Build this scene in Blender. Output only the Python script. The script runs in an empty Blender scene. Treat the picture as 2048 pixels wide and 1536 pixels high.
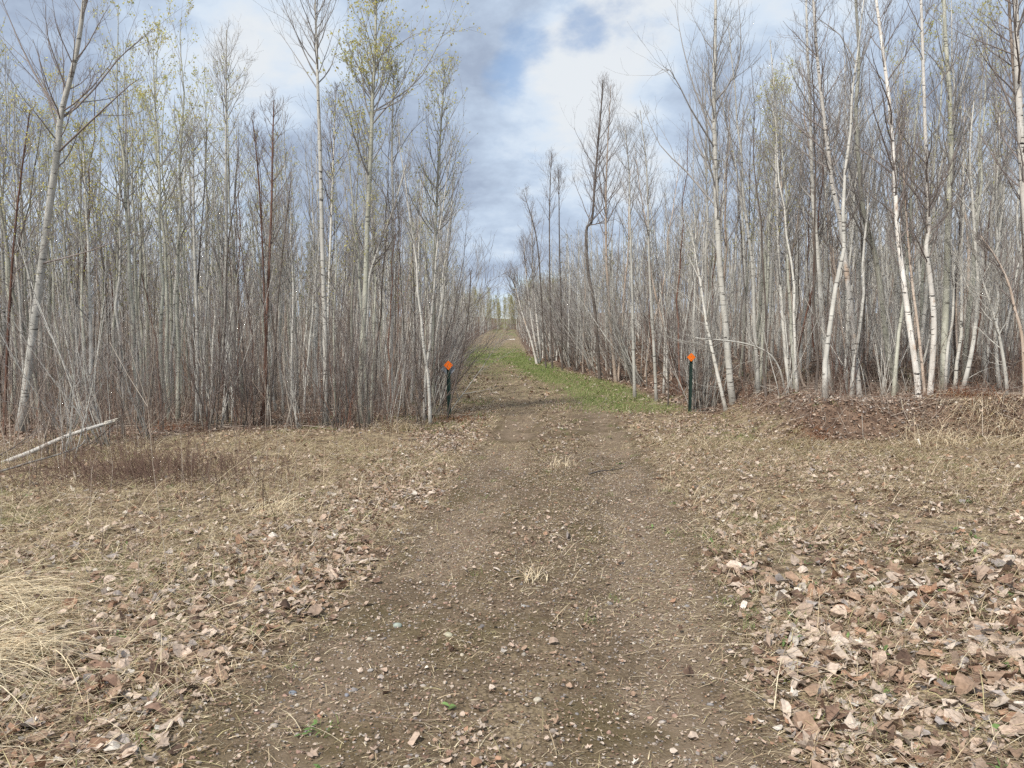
import bpy, math
import numpy as np

# ------------------------------------------------------------------ scene, camera, light
S = bpy.context.scene
COL = S.collection
F = 1539.0                                   # focal length in pixels of the 2048 px wide photograph
CAM_H = 1.6
PITCH = math.atan(91.0 / F)
cam_data = bpy.data.cameras.new('camera')
cam_data.sensor_width = 36.0
cam_data.lens = 36.0 * F / 2048.0
cam_data.clip_end = 5000
cam = bpy.data.objects.new('camera', cam_data)
COL.objects.link(cam)
cam.location = (0, 0, CAM_H)
cam.rotation_euler = (math.pi / 2 - PITCH, 0, 0)
S.camera = cam

S.view_settings.view_transform = 'Standard'
S.view_settings.look = 'None'
S.view_settings.exposure = 0.12
S.view_settings.gamma = 1.0
S.render.engine = 'CYCLES'
S.cycles.max_bounces = 5
S.cycles.diffuse_bounces = 3
S.cycles.use_denoising = False
S.cycles.sample_clamp_indirect = 3.0
S.render.filter_size = 1.2

SUN_EL, SUN_AZ = math.radians(50), math.radians(215)     # azimuth clockwise from +Y: behind the camera, to its left
sd = bpy.data.lights.new('sun', 'SUN')
sd.energy = 4.6
sd.angle = math.radians(7)
sd.color = (1.0, 0.95, 0.88)
sun = bpy.data.objects.new('sun', sd)
COL.objects.link(sun)
sun.location = (-20, -20, 40)
sun.rotation_euler = (math.pi / 2 - SUN_EL, 0, math.pi - SUN_AZ)


def cam_dir(px, py):
    u, v = (px - 1024) / F, -(py - 768) / F
    return np.array([u, math.cos(PITCH) + v * math.sin(PITCH), -math.sin(PITCH) + v * math.cos(PITCH)])


W = bpy.data.worlds.new('World')
S.world = W
W.use_nodes = True


def build_world():
    nt = W.node_tree
    nt.nodes.clear()
    N, L = nt.nodes.new, nt.links.new

    def math_n(op, a, b=None, clamp=False):
        n = N('ShaderNodeMath'); n.operation = op; n.use_clamp = clamp
        for i, v in enumerate((a, b)):
            if v is None: continue
            if isinstance(v, (int, float)): n.inputs[i].default_value = v
            else: L(v, n.inputs[i])
        return n.outputs[0]
    out = N('ShaderNodeOutputWorld')
    sky = N('ShaderNodeTexSky'); sky.sky_type = 'NISHITA'; sky.sun_disc = False
    sky.sun_elevation = SUN_EL; sky.sun_rotation = SUN_AZ
    sky.air_density = 1.0; sky.dust_density = 0.6; sky.ozone_density = 1.5
    bg = N('ShaderNodeBackground'); bg.inputs[1].default_value = 0.15
    L(sky.outputs[0], bg.inputs[0])
    tc = N('ShaderNodeTexCoord')
    nrm = N('ShaderNodeVectorMath'); nrm.operation = 'NORMALIZE'; L(tc.outputs['Generated'], nrm.inputs[0])
    d = nrm.outputs[0]
    sep = N('ShaderNodeSeparateXYZ'); L(d, sep.inputs[0])
    zz = math_n('ADD', math_n('MAXIMUM', sep.outputs[2], 0.0), 0.32)
    comb = N('ShaderNodeCombineXYZ')
    L(math_n('DIVIDE', sep.outputs[0], zz), comb.inputs[0])
    L(math_n('DIVIDE', sep.outputs[1], zz), comb.inputs[1])
    comb.inputs[2].default_value = 3.7

    def noise(scale, detail, rough, off, dist=0.0):
        m = N('ShaderNodeVectorMath'); m.operation = 'ADD'; m.inputs[1].default_value = off
        L(comb.outputs[0], m.inputs[0])
        n = N('ShaderNodeTexNoise'); n.inputs['Scale'].default_value = scale; n.inputs['Detail'].default_value = detail
        n.inputs['Roughness'].default_value = rough; n.inputs['Distortion'].default_value = dist
        L(m.outputs[0], n.inputs['Vector'])
        return n.outputs[0]

    def spots(lst):
        acc = None
        for px, py, rad, w in lst:
            v = cam_dir(px, py); v /= np.linalg.norm(v)
            dp = N('ShaderNodeVectorMath'); dp.operation = 'DOT_PRODUCT'; dp.inputs[1].default_value = v
            L(d, dp.inputs[0])
            mr = N('ShaderNodeMapRange'); mr.interpolation_type = 'SMOOTHSTEP'
            mr.inputs['From Min'].default_value = math.cos(math.radians(rad)); mr.inputs['From Max'].default_value = 1.0
            mr.inputs['To Min'].default_value = 0.0; mr.inputs['To Max'].default_value = w
            L(dp.outputs['Value'], mr.inputs['Value'])
            acc = mr.outputs[0] if acc is None else math_n('ADD', acc, mr.outputs[0])
        return acc
    # cloud cover: nearly closed, with a few blue holes
    cov = math_n('ADD', noise(3.4, 10, 0.62, (3.1, 1.7, 0), 0.1),
                 spots([(1045, 85, 2.6, -0.17), (1005, 165, 2.2, -0.14), (1165, 75, 2.2, -0.12), (830, 330, 5, -0.08), (1000, 600, 6, -0.10), (40, 200, 9, -0.08), (1960, 120, 7, -0.08)]))
    mr = N('ShaderNodeMapRange'); mr.interpolation_type = 'SMOOTHSTEP'
    mr.inputs['From Min'].default_value = 0.18; mr.inputs['From Max'].default_value = 0.42; mr.inputs['To Min'].default_value = 0.3
    L(cov, mr.inputs['Value'])
    # cloud brightness
    sh = math_n('ADD', noise(2.9, 10, 0.60, (7.3, 2.2, 0), 0.15), math_n('MULTIPLY', math_n('SUBTRACT', noise(8.5, 8, 0.6, (1.3, 9.2, 0), 0.2), 0.5), 0.42))
    sh = math_n('ADD', sh, spots([(660, 290, 9, -0.13), (800, 320, 7, -0.10), (300, 40, 9, -0.09), (1340, 190, 6, -0.08), (1560, 260, 9, -0.08), (1950, 110, 8, -0.10),
                                  (1010, 470, 7, -0.12), (60, 150, 9, -0.10), (900, 60, 6, -0.08),
                                  (1230, 70, 7, 0.20), (560, 90, 6, 0.20), (1110, 150, 5, 0.12), (1150, 300, 8, 0.05), (400, 130, 6, 0.12), (1300, 30, 8, 0.10), (1700, 60, 10, 0.08), (980, 560, 6, 0.05)]))
    cr = N('ShaderNodeValToRGB')
    e = cr.color_ramp.elements
    e[0].position = 0.25; e[0].color = (0.35, 0.42, 0.545, 1)
    e[1].position = 0.72; e[1].color = (0.74, 0.78, 0.82, 1)
    m = e.new(0.46); m.color = (0.52, 0.62, 0.76, 1)
    m = e.new(0.57); m.color = (0.64, 0.73, 0.84, 1)
    L(sh, cr.inputs[0])
    bg2 = N('ShaderNodeBackground'); bg2.inputs[1].default_value = 1.0
    L(cr.outputs[0], bg2.inputs[0])
    mix = N('ShaderNodeMixShader')
    L(mr.outputs[0], mix.inputs[0]); L(bg.outputs[0], mix.inputs[1]); L(bg2.outputs[0], mix.inputs[2])
    L(mix.outputs[0], out.inputs[0])


build_world()

# ------------------------------------------------------------------ helpers
RNG = np.random.default_rng(11)
LAT = np.random.default_rng(5).random((256, 256))


def sstep(a, b, x):
    t = np.clip((np.asarray(x, float) - a) / (b - a), 0, 1)
    return t * t * (3 - 2 * t)


def vnoise(x, y):
    xi, yi = np.floor(x).astype(int), np.floor(y).astype(int)
    fx, fy = x - xi, y - yi
    fx, fy = fx * fx * (3 - 2 * fx), fy * fy * (3 - 2 * fy)
    g = lambda i, j: LAT[i & 255, j & 255]
    return (g(xi, yi) * (1 - fx) + g(xi + 1, yi) * fx) * (1 - fy) + (g(xi, yi + 1) * (1 - fx) + g(xi + 1, yi + 1) * fx) * fy


def fbm(x, y, s, octv=4):
    x, y = np.asarray(x, float) * s, np.asarray(y, float) * s
    a, t, n = 0.5, 0, 0
    for k in range(octv):
        t = t + a * vnoise(x + 17.3 * k, y + 41.7 * k); n += a
        x, y, a = x * 2.03, y * 2.03, a * 0.5
    return t / n


# corridor of the trail: edges of the wood, and the centre of the track (metres, camera at x=y=0 looking along +y)
def edge_right(y): return np.interp(y, [0, 16.5, 24, 30, 43, 59, 104, 150, 300], [3.9, 3.9, 3.7, 2.6, 0.9, 0.7, 0.6, 1.2, 3])
def edge_left(y): return np.interp(y, [0, 14, 20, 27, 41, 54, 60, 104, 150, 300], [-1.6, -1.3, -1.7, -2.1, -2.6, -3.3, -3.4, -2.9, -2, -1])
def centre(y): return np.interp(y, [0, 2, 4.7, 7.6, 11, 15, 20, 25, 30, 43, 59, 104, 150], [-0.35, -0.25, 0.1, 0.45, 0.65, 0.95, 1.0, 0.8, 0.2, -0.9, -1.4, -1.1, -0.4])


def rise(y):
    t = np.maximum(np.asarray(y, float) - 18, 0)
    return 0.035 * t * t / (t + 10)


def height(x, y):
    x, y = np.asarray(x, float), np.asarray(y, float)
    d = x - centre(y)
    z = rise(np.minimum(y, 112)) + 2.2 * sstep(114, 140, y)
    bank = 1.05 * sstep(0.2, 2.9, x - edge_right(y)) * sstep(15.5, 18.5, y)
    berm = (0.58 + 0.18 * (fbm(x, y, 0.6, 2) - 0.5)) * sstep(11.9, 12.9, y + 0.7 * (fbm(x, y, 0.9, 2) - 0.5)) * sstep(4.1, 5.4, x)
    z = z + np.maximum(bank, berm)
    z = z + 0.35 * sstep(0, 3, edge_left(y) - x) * sstep(26, 36, y)
    off = sstep(0.9, 2.0, np.abs(d))
    z = z + off * 0.10 * (fbm(x, y, 0.45, 3) - 0.5) + 0.05 * (fbm(x + 50, y, 0.25, 2) - 0.5)
    ruts = np.exp(-((d + 0.72) / 0.3) ** 2) + np.exp(-((d - 0.78) / 0.32) ** 2)
    z = z - 0.035 * ruts * sstep(60, 40, y)
    z = z + (0.008 + 0.022 * off) * (fbm(x, y, 5.0, 3) - 0.5) * sstep(30, 16, y)
    return z


def ground_masks(x, y):
    d = x - centre(y)
    n = fbm(x, y, 0.9, 4) - 0.5
    n2 = fbm(x + 31, y + 7, 2.6, 3) - 0.5
    half = 1.28 + 0.5 * n + 0.25 * n2
    trail = sstep(half + 0.18, half - 0.25, np.abs(d))
    ruts = np.clip(np.exp(-((d + 0.72) / 0.38) ** 2) + np.exp(-((d - 0.78) / 0.40) ** 2), 0, 1)
    dirt = trail * (0.55 + 0.45 * ruts) * sstep(26, 10, y) * np.clip(0.95 + 1.0 * n2, 0, 1)
    dirt = np.maximum(dirt, 0.8 * ruts * trail * sstep(34, 15, y) * np.clip(0.6 + 2 * n, 0, 1))
    xr, xl = edge_right(y), edge_left(y)
    cor = sstep(-0.2, 0.4, x - xl) * sstep(0.2, -0.3, x - xr)
    strip = np.exp(-(((x - (xr - 1.0)) / 1.15) ** 2)) * sstep(15.6, 18, y) * sstep(46, 40, y)
    cross = np.exp(-((y - 42) / 11.0) ** 2) * 0.7 + 0.45 * sstep(60, 80, y)
    green = cor * np.clip(np.maximum(strip * 1.15, cross) * (1.0 + 2.4 * n + 1.4 * n2), 0, 1)
    green = np.maximum(green, 0.55 * sstep(0.13, 0.26, n) * (1 - trail) * sstep(30, 20, y))
    wood = np.maximum(sstep(-0.1, 0.6, xl - x) * sstep(12.9, 14.2, y + 0.4 * np.sin(x)), sstep(-0.2, 0.5, x - xr) * sstep(15.3, 16.8, y))
    wood = np.maximum(wood, sstep(4.2, 5.2, x) * sstep(11.7, 12.2, y + 0.7 * (fbm(x, y, 0.9, 2) - 0.5)))
    wood = np.maximum(wood, sstep(-4.8, -6.5, x) * sstep(9.5, 11.5, y))
    rut = ruts * trail * np.clip(0.75 + 1.6 * n + 1.2 * n2, 0, 1) * sstep(34, 18, y)
    wood = np.maximum(wood, sstep(109, 114, y + 3 * n))
    return dict(rut=rut, dirt=dirt, green=green, wood=wood, trail=trail, d=d, n=n, n2=n2)


def litter_density(x, y):
    m = ground_masks(x, y)
    d = m['d']
    n = m['n']
    den = np.where(d < 0, 0.24 + 0.25 * sstep(4.5, 3.0, y), 0.46 + 0.34 * sstep(7.0, 4.2, y + 1.5 * n))
    edge = np.exp(-((d + 1.85 + 0.8 * n) / 0.55) ** 2)
    den = np.maximum(den * np.clip(1 + 2.4 * m['n2'] + 2.2 * n, 0.08, 1.9), 1.5 * edge * (d < 0) * sstep(22, 12, y))
    den = den * (1 - m['trail']) + m['trail'] * (0.05 + 0.30 * np.exp(-(d / 0.3) ** 2) * np.clip(1 + 4 * n, 0, 2))
    den = den * (1 - 0.75 * m['green'])
    den = np.maximum(den, 0.65 * m['wood'] + 0.6 * m['wood'] * (y < 14.5) * (x > 4))
    return den


def tag(o, label=None, cat=None, group=None, kind=None):
    if label: o['label'] = label
    if cat: o['category'] = cat
    if group: o['group'] = group
    if kind: o['kind'] = kind
    return o


def mesh_from(name, V, faces, mat=None, colors=None, smooth=True):
    """V (n,3); faces: list of (m,k) index arrays; colors (n,3) per vertex."""
    me = bpy.data.meshes.new(name)
    V = np.ascontiguousarray(V, np.float32)
    me.vertices.add(len(V)); me.vertices.foreach_set('co', V.ravel())
    faces = [f for f in faces if len(f)]
    tot = sum(f.size for f in faces); npoly = sum(len(f) for f in faces)
    me.loops.add(tot); me.polygons.add(npoly)
    me.loops.foreach_set('vertex_index', np.concatenate([f.ravel() for f in faces]).astype(np.int32))
    sizes = np.concatenate([np.full(len(f), f.shape[1]) for f in faces])
    me.polygons.foreach_set('loop_start', np.concatenate([[0], np.cumsum(sizes)[:-1]]).astype(np.int32))
    me.polygons.foreach_set('use_smooth', np.full(npoly, smooth))
    if colors is not None:
        at = me.color_attributes.new('tint', 'FLOAT_COLOR', 'POINT')
        c = np.ones((len(V), 4), np.float32); c[:, :3] = colors
        at.data.foreach_set('color', c.ravel())
    me.update(calc_edges=True)
    if mat: me.materials.append(mat)
    return me


def obj(name, me, parent=None):
    o = bpy.data.objects.new(name, me)
    COL.objects.link(o)
    if parent: o.parent = parent
    return o


def unit(v): return v / np.maximum(np.linalg.norm(v, axis=-1, keepdims=True), 1e-9)


class Tubes:
    def __init__(s): s.g = {}; s.off = np.zeros(3)

    def add(s, P, R, sides=4, C=None):
        P = np.asarray(P, float); R = np.asarray(R, float)
        if P.ndim == 2: P, R = P[None], R[None]
        if C is None: C = np.zeros((len(P), 3))
        s.g.setdefault((P.shape[1], sides), []).append((P, R, C))

    def arrays(s, sides_max=99):
        Vs, Fs, Cs, base = [], [], [], 0
        for (n, sides), lst in s.g.items():
            sides = min(sides, sides_max)
            P = np.concatenate([a for a, _, _ in lst]); R = np.concatenate([b for _, b, _ in lst]); C = np.concatenate([c for _, _, c in lst])
            m = len(P)
            T = np.empty_like(P)
            T[:, 1:-1] = P[:, 2:] - P[:, :-2]; T[:, 0] = P[:, 1] - P[:, 0]; T[:, -1] = P[:, -1] - P[:, -2]
            T = unit(T)
            mean = unit(P[:, -1] - P[:, 0])
            ref = np.where(np.abs(mean[:, 2:3]) > 0.7, np.array([[1., 0, 0]]), np.array([[0, 0, 1.]]))[:, None, :]
            U = unit(np.cross(T, np.broadcast_to(ref, T.shape)))
            Vv = np.cross(T, U)
            a = np.arange(sides) * 2 * math.pi / sides
            ring = P[:, :, None] + R[:, :, None, None] * (np.cos(a)[None, None, :, None] * U[:, :, None] + np.sin(a)[None, None, :, None] * Vv[:, :, None])
            Vs.append(ring.reshape(-1, 3))
            idx = np.arange(m * n * sides).reshape(m, n, sides) + base
            i0, i1 = idx[:, :-1], idx[:, 1:]
            q = np.stack([i0, np.roll(i0, -1, 2), np.roll(i1, -1, 2), i1], -1).reshape(-1, 4)
            Fs.append(q)
            Cs.append(np.repeat(C, n * sides, 0))
            base += m * n * sides
        if not Vs: return np.zeros((0, 3)), [], np.zeros((0, 3))
        return np.concatenate(Vs), Fs, np.concatenate(Cs)


def children(P, R, ts, ang, Ln, npts, up, jit, rfac, rcap, rmin, rng, az0=None):
    """branches growing from the tubes P (m,n,3) at parameters ts (m,k)."""
    m, n, _ = P.shape; k = ts.shape[1]
    fi = np.clip(ts, 0, 0.999) * (n - 1); i0 = np.floor(fi).astype(int); f = (fi - i0)[..., None]
    mi = np.arange(m)[:, None]
    A, B = P[mi, i0], P[mi, i0 + 1]
    pos = (A * (1 - f) + B * f).reshape(-1, 3); tan = unit(B - A).reshape(-1, 3)
    rp = (R[mi, i0] * (1 - f[..., 0]) + R[mi, i0 + 1] * f[..., 0]).reshape(-1)
    az = (np.arange(m * k) * 2.39996 + rng.normal(0, 0.5, m * k)) if az0 is None else az0.reshape(-1)
    ref = np.where(np.abs(tan[:, 2:3]) > 0.9, np.array([[1., 0, 0]]), np.array([[0, 0, 1.]]))
    u = unit(np.cross(tan, ref)); v = np.cross(tan, u)
    a = ang.reshape(-1)
    D = np.cos(a)[:, None] * tan + np.sin(a)[:, None] * (np.cos(az)[:, None] * u + np.sin(az)[:, None] * v)
    L = Ln.reshape(-1)
    out = np.empty((m * k, npts, 3)); out[:, 0] = pos
    st = (L / (npts - 1))[:, None]
    for j in range(1, npts):
        D = unit(D + np.array([0, 0, up / (npts - 1)]) + rng.normal(0, jit, D.shape))
        out[:, j] = out[:, j - 1] + D * st
    r0 = np.minimum(np.minimum(rp * rfac, rcap * (0.35 + L)), 1)
    r0 = np.maximum(r0, rmin * 1.3)
    tt = np.linspace(0, 1, npts)[None]
    RR = np.maximum(r0[:, None] * (1 - 0.75 * tt), rmin)
    return out, RR


def catmull(pts, n):
    pts = np.asarray(pts, float)
    p = np.concatenate([[2 * pts[0] - pts[1]], pts, [2 * pts[-1] - pts[-2]]])
    t = np.linspace(0, len(pts) - 1 - 1e-6, n); i = t.astype(int); f = (t - i)[:, None]
    a, b, c, d = p[i], p[i + 1], p[i + 2], p[i + 3]
    return 0.5 * (2 * b + (c - a) * f + (2 * a - 5 * b + 4 * c - d) * f ** 2 + (3 * b - a - 3 * c + d) * f ** 3)


def leaf_quads(P, rng, per, size, t0=0.3, spread=0.03):
    """small young leaves along twigs P (m,n,3): V (q,4,3)"""
    m, n, _ = P.shape
    ts = t0 + (1 - t0) * rng.random((m, per))
    fi = ts * (n - 1) * 0.999; i0 = fi.astype(int); f = (fi - i0)[..., None]; mi = np.arange(m)[:, None]
    pos = (P[mi, i0] * (1 - f) + P[mi, i0 + 1] * f).reshape(-1, 3)
    q = len(pos)
    pos = pos + rng.normal(0, spread, pos.shape)
    a = unit(rng.normal(0, 1, (q, 3)) + np.array([0, 0, 0.3])); b = unit(np.cross(a, rng.normal(0, 1, (q, 3))))
    s = size * rng.uniform(0.6, 1.3, (q, 1))
    return np.stack([pos, pos + s * (0.5 * a + 0.42 * b), pos + s * a, pos + s * (0.5 * a - 0.42 * b)], 1)


# ------------------------------------------------------------------ materials
class MB:
    def __init__(s, name):
        s.m = bpy.data.materials.new(name); s.m.use_nodes = True
        s.nt = s.m.node_tree; s.nt.nodes.clear()
        s.out = s.n('ShaderNodeOutputMaterial'); s.b = s.n('ShaderNodeBsdfPrincipled')
        s.l(s.b.outputs[0], s.out.inputs[0]); s.b.inputs['Roughness'].default_value = 0.85
        s.b.inputs['Specular IOR Level'].default_value = 0.2

    def n(s, t): return s.nt.nodes.new(t)
    def l(s, a, b): s.nt.links.new(a, b)

    def put(s, sock, v):
        if isinstance(v, (int, float)): sock.default_value = v
        elif isinstance(v, tuple): sock.default_value = v if len(v) != 3 or sock.type == 'VECTOR' else (*v, 1)
        else: s.l(v, sock)

    def math(s, op, a, b=0.0, clamp=False):
        n = s.n('ShaderNodeMath'); n.operation = op; n.use_clamp = clamp
        s.put(n.inputs[0], a); s.put(n.inputs[1], b); return n.outputs[0]

    def vec(s, coord='Object', scale=(1, 1, 1), rnd=True):
        t = s.n('ShaderNodeTexCoord'); v = t.outputs[coord]
        if rnd:
            oi = s.n('ShaderNodeObjectInfo'); a = s.n('ShaderNodeVectorMath'); a.operation = 'ADD'
            sc = s.math('MULTIPLY', oi.outputs['Random'], 37.0); c = s.n('ShaderNodeCombineXYZ')
            s.l(sc, c.inputs[0]); s.l(sc, c.inputs[2]); s.l(v, a.inputs[0]); s.l(c.outputs[0], a.inputs[1]); v = a.outputs[0]
        mp = s.n('ShaderNodeVectorMath'); mp.operation = 'MULTIPLY'; mp.inputs[1].default_value = scale
        s.l(v, mp.inputs[0]); return mp.outputs[0]

    def noise(s, v, scale, detail=4, rough=0.55):
        n = s.n('ShaderNodeTexNoise'); n.inputs['Scale'].default_value = scale; n.inputs['Detail'].default_value = detail
        n.inputs['Roughness'].default_value = rough; s.l(v, n.inputs['Vector']); return n.outputs[0]

    def rng(s, v, a, b, c=0.0, d=1.0):
        n = s.n('ShaderNodeMapRange'); n.interpolation_type = 'SMOOTHSTEP'
        for i, x in zip((0, 1, 2, 3, 4), (v, a, b, c, d)): s.put(n.inputs[i], x)
        return n.outputs[0]

    def mix(s, f, a, b, mode='MIX'):
        n = s.n('ShaderNodeMix'); n.data_type = 'RGBA'; n.blend_type = mode
        s.put(n.inputs[0], f); s.put(n.inputs[6], a); s.put(n.inputs[7], b); return n.outputs[2]

    def attr(s, name, out=0):
        n = s.n('ShaderNodeAttribute'); n.attribute_name = name; return n.outputs[out]

    def base(s, c): s.put(s.b.inputs['Base Color'], c)

    def bump(s, h, st, dist=0.01):
        n = s.n('ShaderNodeBump'); n.inputs['Strength'].default_value = st; n.inputs['Distance'].default_value = dist
        s.l(h, n.inputs['Height']); s.l(n.outputs[0], s.b.inputs['Normal'])


def bark(name, c1, c2, scar=0.06, peel=None, scar_amt=0.5, foot=None):
    m = MB(name)
    v = m.vec()
    n1 = m.noise(v, 3.0, 4); n2 = m.noise(m.vec(scale=(1, 1, 0.25)), 14, 3)
    col = m.mix(m.rng(n1, 0.35, 0.65), c1, c2)
    if peel: col = m.mix(m.rng(m.noise(m.vec(scale=(1, 1, 0.5)), 4.0, 5, 0.65), 0.55, 0.66), col, peel)
    col = m.mix(m.rng(n2, 0.35, 0.7, 0, 0.45), col, tuple(x * 0.6 for x in c2))
    # dark lens shaped scars across the stem
    sc = m.noise(m.vec(scale=(1.0, 1.0, 4.5)), 5.5, 3, 0.5)
    col = m.mix(m.rng(sc, 0.60, 0.66, 0, scar_amt), col, (scar, scar * 0.85, scar * 0.75))
    sc2 = m.noise(m.vec(scale=(1.0, 1.0, 9)), 14, 2, 0.5)
    col = m.mix(m.rng(sc2, 0.66, 0.74, 0, scar_amt * 0.8), col, (scar, scar * 0.85, scar * 0.75))
    if foot:                                                   # rough dark old bark on the lowest half metre of the stem
        t = m.n('ShaderNodeTexCoord'); sp = m.n('ShaderNodeSeparateXYZ'); m.l(t.outputs['Object'], sp.inputs[0])
        zz = m.math('ADD', sp.outputs[2], m.math('MULTIPLY', n1, 0.5))
        col = m.mix(m.rng(zz, 0.75, 0.25, 0, 0.75), col, foot)
    oi = m.n('ShaderNodeObjectInfo')
    col = m.mix(1.0, col, m.rng(oi.outputs['Random'], 0, 1, 0.72, 1.12), 'MULTIPLY')
    m.base(col)
    m.bump(m.math('ADD', n2, m.math('MULTIPLY', sc, -1.0)), 0.5, 0.006)
    return m.m


def twigmat(name, c1, c2):
    m = MB(name)
    oi = m.n('ShaderNodeObjectInfo')
    n = m.noise(m.vec(), 1.3, 3)
    f = m.math('ADD', m.math('MULTIPLY', oi.outputs['Random'], 0.6), m.math('MULTIPLY', n, 0.5), True)
    m.base(m.mix(f, c1, c2))
    return m.m


def tinted(name, rough=0.8, translucent=0.0, grain=30.0):
    m = MB(name)
    c = m.attr('tint')
    c = m.mix(1.0, c, m.rng(m.noise(m.vec(rnd=False), grain, 3), 0.25, 0.75, 0.72, 1.2), 'MULTIPLY')
    m.base(c); m.b.inputs['Roughness'].default_value = rough
    if translucent:
        t = m.n('ShaderNodeBsdfTranslucent'); m.l(c, t.inputs[0])
        mx = m.n('ShaderNodeMixShader'); mx.inputs[0].default_value = translucent
        m.l(m.b.outputs[0], mx.inputs[1]); m.l(t.outputs[0], mx.inputs[2]); m.l(mx.outputs[0], m.out.inputs[0])
    return m.m


M = {}
M['aspen'] = bark('aspen_bark', (0.66, 0.64, 0.58), (0.55, 0.53, 0.475), 0.05, None, 0.75, (0.15, 0.13, 0.11))
M['pale'] = bark('pale_aspen_bark', (0.70, 0.68, 0.62), (0.60, 0.575, 0.51), 0.04, None, 0.85, (0.14, 0.12, 0.10))
M['green'] = bark('greenish_aspen_bark', (0.54, 0.535, 0.45), (0.44, 0.435, 0.355), 0.05, None, 0.7, (0.17, 0.15, 0.11))
M['birch'] = bark('birch_bark', (0.80, 0.77, 0.71), (0.72, 0.67, 0.60), 0.025, (0.62, 0.48, 0.37), 1.0)
M['tan'] = bark('peeling_birch_bark', (0.60, 0.51, 0.43), (0.50, 0.395, 0.31), 0.05, (0.46, 0.33, 0.24), 0.7)
M['red'] = bark('cherry_bark', (0.22, 0.12, 0.085), (0.16, 0.09, 0.068), 0.03, None, 0.4)
M['dark'] = bark('dark_bark', (0.18, 0.15, 0.13), (0.12, 0.10, 0.085), 0.03, None, 0.4)
M['twig'] = twigmat('twig_bark', (0.23, 0.212, 0.20), (0.38, 0.36, 0.335))
M['twig_red'] = twigmat('red_twig_bark', (0.17, 0.142, 0.13), (0.26, 0.222, 0.202))
M['twig_grey'] = twigmat('grey_twig_bark', (0.42, 0.40, 0.36), (0.52, 0.50, 0.45))
M['wood'] = tinted('thicket_wood', 0.85, 0, 9.0)
M['bud'] = tinted('young_leaf', 0.6, 0.55, 6.0)
M['leaf'] = tinted('dead_leaf', 0.75, 0.12, 55.0)
M['straw'] = tinted('dead_grass', 0.7, 0.1, 20.0)
M['stone'] = tinted('pebble', 0.75, 0, 60.0)


def ground_material():
    m = MB('forest_floor')
    v = m.vec(rnd=False)
    big, mid, fine = m.noise(v, 0.9, 5), m.noise(v, 7.0, 5, 0.6), m.noise(v, 55.0, 5, 0.65)
    vor = m.n('ShaderNodeTexVoronoi'); vor.inputs['Scale'].default_value = 75; m.l(v, vor.inputs['Vector'])
    vor2 = m.n('ShaderNodeTexVoronoi'); vor2.inputs['Scale'].default_value = 24; m.l(v, vor2.inputs['Vector'])
    soil = m.mix(m.rng(mid, 0.3, 0.7), (0.108, 0.078, 0.047), (0.20, 0.148, 0.095))
    soil = m.mix(m.rng(fine, 0.4, 0.62, 0, 0.75), soil, (0.062, 0.042, 0.026))
    grit = m.mix(m.math('FRACT', m.math('MULTIPLY', vor.outputs['Color'], 7.3)), (0.30, 0.22, 0.17), (0.36, 0.33, 0.29))
    soil = m.mix(m.rng(vor.outputs['Distance'], 0.30, 0.12, 0, 0.55), soil, grit)
    soil = m.mix(m.rng(big, 0.46, 0.62, 0, 0.55), soil, (0.088, 0.068, 0.028))           # mossy film
    soil = m.mix(m.rng(m.math('ADD', m.attr('rut', 2), m.math('MULTIPLY', m.math('SUBTRACT', mid, 0.5), 0.5)), 0.25, 0.7, 0, 0.75), soil, m.mix(m.rng(fine, 0.35, 0.65), (0.13, 0.094, 0.063), (0.265, 0.20, 0.142)))
    # matted dead grass and crumbled leaves
    mat = m.mix(m.rng(mid, 0.36, 0.62), (0.13, 0.095, 0.055), (0.42, 0.33, 0.20))
    mat = m.mix(m.rng(fine, 0.42, 0.60, 0, 0.85), mat, (0.055, 0.038, 0.024))
    mat = m.mix(m.rng(m.noise(v, 21, 4, 0.6), 0.55, 0.66, 0, 0.7), mat, (0.42, 0.33, 0.25))
    mat = m.mix(m.rng(vor2.outputs['Distance'], 0.28, 0.16, 0, 0.35), mat, (0.34, 0.25, 0.19))
    mat = m.mix(m.rng(m.noise(v, 1.7, 5, 0.65), 0.48, 0.60, 0, 0.75), mat, m.mix(m.rng(mid, 0.4, 0.62), (0.075, 0.047, 0.032), (0.22, 0.145, 0.095)))
    duff = m.mix(m.rng(mid, 0.35, 0.65), (0.085, 0.052, 0.036), (0.24, 0.16, 0.11))
    duff = m.mix(m.rng(fine, 0.42, 0.6, 0, 0.7), duff, (0.05, 0.034, 0.025))
    grs = m.mix(m.rng(mid, 0.35, 0.65), (0.08, 0.105, 0.03), (0.20, 0.21, 0.085))
    grs = m.mix(m.rng(fine, 0.45, 0.62, 0, 0.6), grs, (0.20, 0.17, 0.09))
    wob = m.math('MULTIPLY', m.math('SUBTRACT', mid, 0.5), 0.9)
    col = m.mix(m.rng(m.math('ADD', m.attr('wood', 2), wob), 0.3, 0.6), mat, duff)
    col = m.mix(m.rng(m.math('ADD', m.attr('dirt', 2), wob), 0.25, 0.6), col, soil)
    col = m.mix(m.rng(m.math('ADD', m.attr('green', 2), wob), 0.25, 0.75, 0, 0.85), col, grs)
    m.base(col); m.b.inputs['Roughness'].default_value = 0.95
    h = m.math('ADD', m.math('MULTIPLY', mid, 0.6), m.math('ADD', m.math('MULTIPLY', fine, 0.3), m.math('MULTIPLY', vor.outputs['Distance'], -0.25)))
    m.bump(h, 0.8, 0.02)
    return m.m


# ------------------------------------------------------------------ ground
def axis(knots):
    out = []
    for (a, b, s) in knots: out.append(np.arange(a, b, s))
    return np.concatenate(out + [[knots[-1][1]]])


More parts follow.
